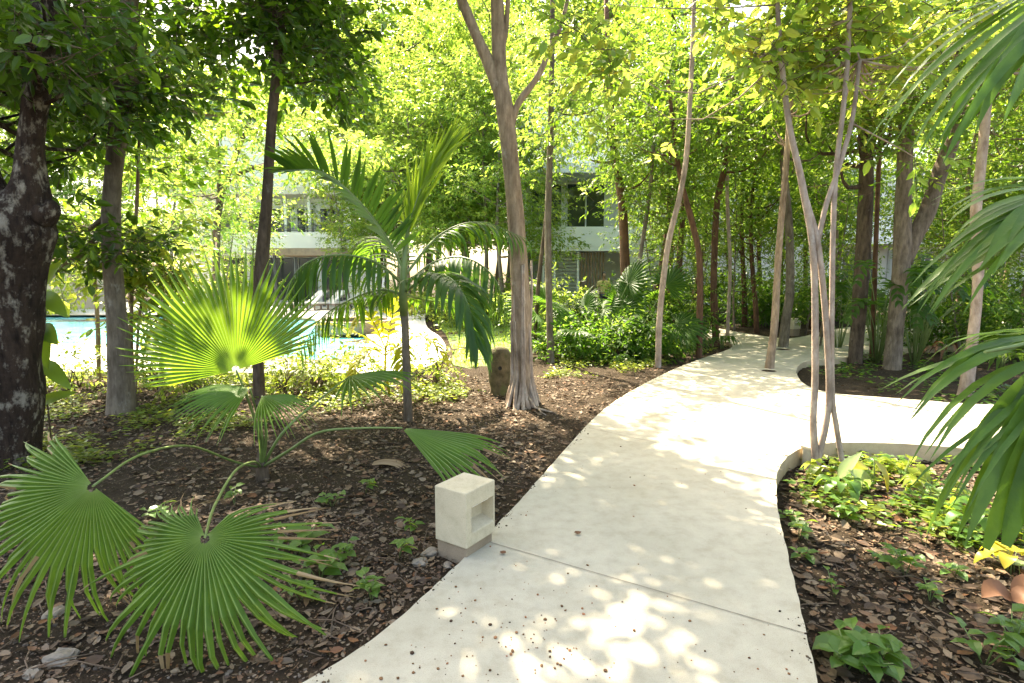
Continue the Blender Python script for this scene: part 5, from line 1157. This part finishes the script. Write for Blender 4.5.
# pebbles
def pebbles(P, r0, r1, rng, zf=surf_z, drop=.35):
    ico = np.array([(0, 0, 1), (.89, 0, .45), (.28, .85, .45), (-.72, .53, .45), (-.72, -.53, .45), (.28, -.85, .45), (.72, .53, -.45), (-.28, .85, -.45), (-.89, 0, -.45), (-.28, -.85, -.45), (.72, -.53, -.45), (0, 0, -1)])
    F_ = [(0, 1, 2), (0, 2, 3), (0, 3, 4), (0, 4, 5), (0, 5, 1), (1, 6, 2), (2, 7, 3), (3, 8, 4), (4, 9, 5), (5, 10, 1), (2, 6, 7), (3, 7, 8), (4, 8, 9), (5, 9, 10), (1, 10, 6), (6, 11, 7), (7, 11, 8), (8, 11, 9), (9, 11, 10), (10, 11, 6)]
    n = len(P); r = r0 + (r1 - r0) * rng.random(n) ** 3; z = zf(P) if callable(zf) else np.full(n, zf)
    s = r[:, None] * np.stack([.8 + .5 * rng.random(n), .8 + .5 * rng.random(n), .45 + .4 * rng.random(n)], 1)
    v = ico[None] * (1 + rng.normal(size=(n, 12, 1)) * .14) * s[:, None, :]
    a = rng.random(n) * 6.28; c, s2 = np.cos(a)[:, None], np.sin(a)[:, None]; x = v[..., 0] * c - v[..., 1] * s2; y = v[..., 0] * s2 + v[..., 1] * c
    V = np.stack([x + P[:, 0:1], y + P[:, 1:2], v[..., 2] + (z + s[:, 2] * drop)[:, None]], 2).reshape(-1, 3); return (V, F_, 12, 0)
m_peb = leafmat('pebbles', [(.04, .03, .022), (.09, .068, .05), (.19, .155, .12), (.06, .045, .034)], [(.1, .1, .1)], 0.0, .95, .1)
me = cloud_mesh('gravel', [pebbles(P4, .003, .013, rng), pebbles(off_path(scatter(900, [(-60, 683), (-60, 560), (300, 520), (430, 560), (300, 683)], -.05, rng)), .003, .017, rng)], [m_peb])
tag(link(bpy.data.objects.new('gravel', me)), 'pale gravel chips mixed in the dark soil', 'gravel', kind='stuff')
# a few pale stones at the lower left
for i, (px, py, r) in enumerate(((62, 655, .055), (56, 610, .045), (32, 672, .035), (430, 555, .045), (448, 566, .03), (420, 563, .04))):
    b = gp(px, py, -.05); bmx = bmesh.new(); bmesh.ops.create_icosphere(bmx, subdivisions=3, radius=1.0)
    for v in bmx.verts:
        q = v.co * 1.0; f = 1 + .35 * mnoise.noise(q * 1.3 + Vector((i * 7, 0, 0))) + .16 * mnoise.noise(q * 3.1 + Vector((0, i * 5, 0)))
        cell = mnoise.cell_vector(q * 1.6 + Vector((i, i, 0))); v.co = Vector((q.x * f * 1.2, q.y * f * .9, q.z * f * .55)) * r + (cell - Vector((.5, .5, .5))) * r * .16
    me = bpy.data.meshes.new('stone'); bmx.to_mesh(me); bmx.free(); me.materials.append(M['stone']); sb_ = link(bpy.data.objects.new('stone', me))
    sb_.location = (b.x, b.y, float(surf_z(np.array([[b.x, b.y]]))[0]) + r * .2); sb_.rotation_euler = (0, 0, i * 1.3)
    tag(sb_, ['largest pale stone on the soil under the lower fan leaf', 'pale stone between the two lower fan leaves', 'pale stone low in the corner under the fan leaf', 'pale stone against the footing of the near bollard', 'small stone touching the path edge by the near bollard', 'tan stone on the soil before the near bollard'][i], 'stone')
# debris on the path: seeds and bits
pd = gpoly([(330, 690), (480, 560), (640, 560), (800, 640), (815, 700)]); lo, hi = pd.min(0), pd.max(0); Q = lo + rng.random((520, 2)) * (hi - lo); Q = Q[inpoly(Q, pd)]
c0 = np.array(gp(510, 650).xy); Q2 = c0 + rng.normal(size=(170, 2)) * np.array([.26, .17]); Q3 = np.array(gp(640, 480).xy) + rng.normal(size=(60, 2)) * .9
QA = np.concatenate([Q[:80], Q2[:110], Q3[:40]]); QA = QA[inpoly(QA, OUTER)]
m_deb = leafmat('path bits', [(.05, .03, .02), (.12, .06, .03), (.22, .12, .06), (.30, .13, .07)], [(.1, .05, .02)], 0, .9, .1)
me = cloud_mesh('seed_debris', [pebbles(QA, .0025, .009, rng, .002, .3)], [m_deb]); tag(link(bpy.data.objects.new('seed_debris', me)), 'brown seeds and bits scattered on the pale path', 'debris', kind='stuff')
EP = np.array([v[:] for v in out_l[3:180]] + [v[:] for v in bed_l[60:]]); ci = rng.integers(0, len(EP), 1500)
CR = EP[ci] + rng.normal(size=(1500, 2)) * (.012 + .05 * rng.random((1500, 1)) ** 2); CR = CR[inpoly(CR, OUTER) & (np.array([mnoise.noise(Vector((x * 2.3, y * 2.3, 4))) for x, y in CR]) > -.05)]
m_crumb = leafmat('soil crumbs', [(.03, .02, .013), (.07, .048, .03), (.12, .09, .06)], [(.1, .05, .02)], 0, .95, .1)
tag(link(bpy.data.objects.new('soil_crumbs', cloud_mesh('soil_crumbs', [pebbles(CR, .0015, .009, rng, .001, .3)], [m_crumb]))), 'soil crumbs spilled along the edges of the pale path', 'soil crumbs', kind='stuff')
def flat_leaf(name, px, py, z, L, w, rz, mat, label, cat, curl=.4, zs=None):
    b = gp(px, py, z); zz = zs if zs is not None else float(surf_z(np.array([[b.x, b.y]]))[0]) + .02
    v, FF, k = leaf_arrays(np.array([[0, 0, 0.]]), np.array([[math.cos(rz), math.sin(rz), .03]]), np.array([[.1, -.15, 1.]]), np.array([L]), np.array([w]), 0, curl)
    o = bpy.data.objects.new(name, cloud_mesh(name, [(v, FF, k, 0)], [M[mat]])); o.location = (b.x, b.y, zz); link(o); tag(o, label, cat)
flat_leaf('fallen_leaf', 574, 535, 0, .05, .035, .3, 'rust_leaf', 'brown curled fallen leaf on the path beyond the sawn joint', 'fallen leaf', .8, .008)
flat_leaf('fallen_leaf', 506, 555, 0, .042, .035, 2.6, 'rust_leaf', 'small brown leaf scrap on the path near the bollard', 'fallen leaf', .5, .008)
bl_ = MB(); c_ = gp(1012, 606, Z_BED); c_.z = Z_BED + .03
for k_, (dx, dy, up_) in enumerate(((.22, .02, .05), (-.16, .01, .03), (.1, -.09, .02))):
    e_ = Vector((dx, dy, up_ * .4)); big_leaf(bl_, Vector((0, 0, 0)), e_ * .5 + Vector((0, .02, up_ + .02)), e_, .11, 0, Vector((.25 * (k_ - 1), -.5, 1)))
tag(bl_.build('fallen_leaf', M['rust_leaf'], None, c_), 'big rust coloured curled leaf lying in the near bed', 'fallen leaf')
flat_leaf('fallen_leaf', 1030, 575, Z_BED, .22, .13, 1.9, 'leaf_pale', 'large pale upturned leaf lying in the sunlit part of the bed', 'fallen leaf', .5)
flat_leaf('fallen_leaf', 842, 632, Z_BED, .14, .09, .2, 'rust_leaf', 'broad brown leaf lying among seedlings at the bed corner by the path', 'fallen leaf', .3)
flat_leaf('fallen_leaf', 330, 655, -.05, .06, .04, .4, 'rust_leaf', 'orange-brown leaf on soil beside the near path edge', 'fallen leaf', .5)
dl = MB(); d0 = gp(372, 466, -.03)
for k in range(7):
    a = .1 + .12 * (k - 3); blade(dl, Vector((0, .012 * k, .01)), Vector((math.cos(a), math.sin(a) * .8, .25 - .03 * k)), Vector((.1 * (k - 3), -.6, 1)), .30 + .03 * (k % 3), .032, .55, 0, fold=.5)
o = dl.build('dry_palm_leaf', M['dry'], None, d0); tag(o, 'long dry tan palm leaf curled on the soil behind the bollard', 'fallen leaf')

# ground cover and grass
def cover_mesh(name, P, per, L, h, mats, weights, rng):
    z = surf_z(P); n = len(P); PP = []; DD = []; NN = []; LL = []
    for k in range(per):
        a = rng.random(n) * 6.28; r = L * (.3 + rng.random(n)); PP.append(np.stack([P[:, 0] + np.cos(a) * r * .5, P[:, 1] + np.sin(a) * r * .5, z + h * rng.random(n)], 1))
        DD.append(np.stack([np.cos(a), np.sin(a), .25 - .4 * rng.random(n)], 1)); NN.append(np.stack([rng.normal(size=n) * .35, rng.normal(size=n) * .35, np.ones(n)], 1)); LL.append(L * (.6 + .8 * rng.random(n)))
    PP, DD, NN, LL = map(np.concatenate, (PP, DD, NN, LL)); mi = rng.choice(len(mats), len(PP), p=np.array(weights) / sum(weights)); bt = []
    for m in range(len(mats)):
        s = mi == m; v, FF, k = leaf_arrays(PP[s], DD[s], NN[s], LL[s], LL[s] * .55, 1); bt.append((v, FF, k, m))
    return cloud_mesh(name, bt, [M[m] for m in mats])
GC = off_path(scatter(8200, [(-400, 470), (-400, 376), (180, 376), (455, 378), (470, 400), (330, 412), (200, 440), (60, 470)], -.05, rng)); GC = clustered(GC, -.05, 1.1, rng)
GC2 = off_path(scatter(900, [(540, 380), (560, 352), (690, 352), (730, 347), (640, 372), (590, 378)], -.05, rng)); GC2 = clustered(GC2, .0, 1.5, rng)
tag(link(bpy.data.objects.new('ground_cover', cover_mesh('ground_cover', np.concatenate([GC, GC2]), 6, .06, .10, ('leaf_cover', 'leaf_lime'), (2, 2), rng))), 'low leafy ground cover under the trees before the pool', 'ground cover', kind='stuff')
BC = scatter(520, [(782, 470), (806, 452), (1024, 462), (1060, 560), (930, 545), (800, 505)], Z_BED, rng); BC = BC[inpoly(BC, BEDP)]; BC = clustered(BC, -.05, 2.5, rng)
tag(link(bpy.data.objects.new('ground_cover', cover_mesh('ground_cover', BC, 6, .075, .11, ('leaf_cover', 'leaf_seed', 'leaf_lime'), (2, 2, 1), rng))), 'small leafy ground cover in the sunlit part of the near bed', 'ground cover', kind='stuff')
IC = ISLEP.min(0) + rng.random((1200, 2)) * (ISLEP.max(0) - ISLEP.min(0)); IC = IC[inpoly(IC, ISLEP)]; IC = IC[IC[:, 0] > 5.2]; IC = clustered(IC, .12, 1.2, rng)
tag(link(bpy.data.objects.new('ground_cover', cover_mesh('ground_cover', IC, 6, .09, .16, ('leaf_shrub', 'leaf_mid'), (2, 1), rng))), 'low dark ground cover on the paved island', 'ground cover', kind='stuff')
LW = np.array(lawn_l); GPs = LW.min(0) + rng.random((14000, 2)) * (LW.max(0) - LW.min(0)); GPs = GPs[inpoly(GPs, LW)]; n = len(GPs)
a = rng.random(n) * 6.28; v, FF, k = leaf_arrays(np.stack([GPs[:, 0], GPs[:, 1], np.full(n, -.06)], 1), np.stack([np.cos(a) * .4, np.sin(a) * .4, np.ones(n)], 1), rng.normal(size=(n, 3)), .06 + .08 * rng.random(n), np.full(n, .018), 1)
tag(link(bpy.data.objects.new('grass', cloud_mesh('grass', [(v, FF, k, 0)], [M['grass']]))), 'bright sunlit grass behind the mossy stone', 'grass', kind='stuff')
# soil in the tree wells of the path
for px, py, r in ((769, 371, .115), (783, 349.5, .14), (727, 342.5, .09)):
    b = gp(px, py); q = MB(); n = 18; q.add([(b.x + r * math.cos(2 * math.pi * j / n) * (1 + .12 * math.sin(j * 2.3)), b.y + r * math.sin(2 * math.pi * j / n), .004) for j in range(n)], [tuple(range(n))]); o = q.build('tree_well_soil', M['soil'], path); o['kind'] = 'structure'
for o in [o for o in bpy.data.objects if o.name.startswith(('feather_palm',))]: pass
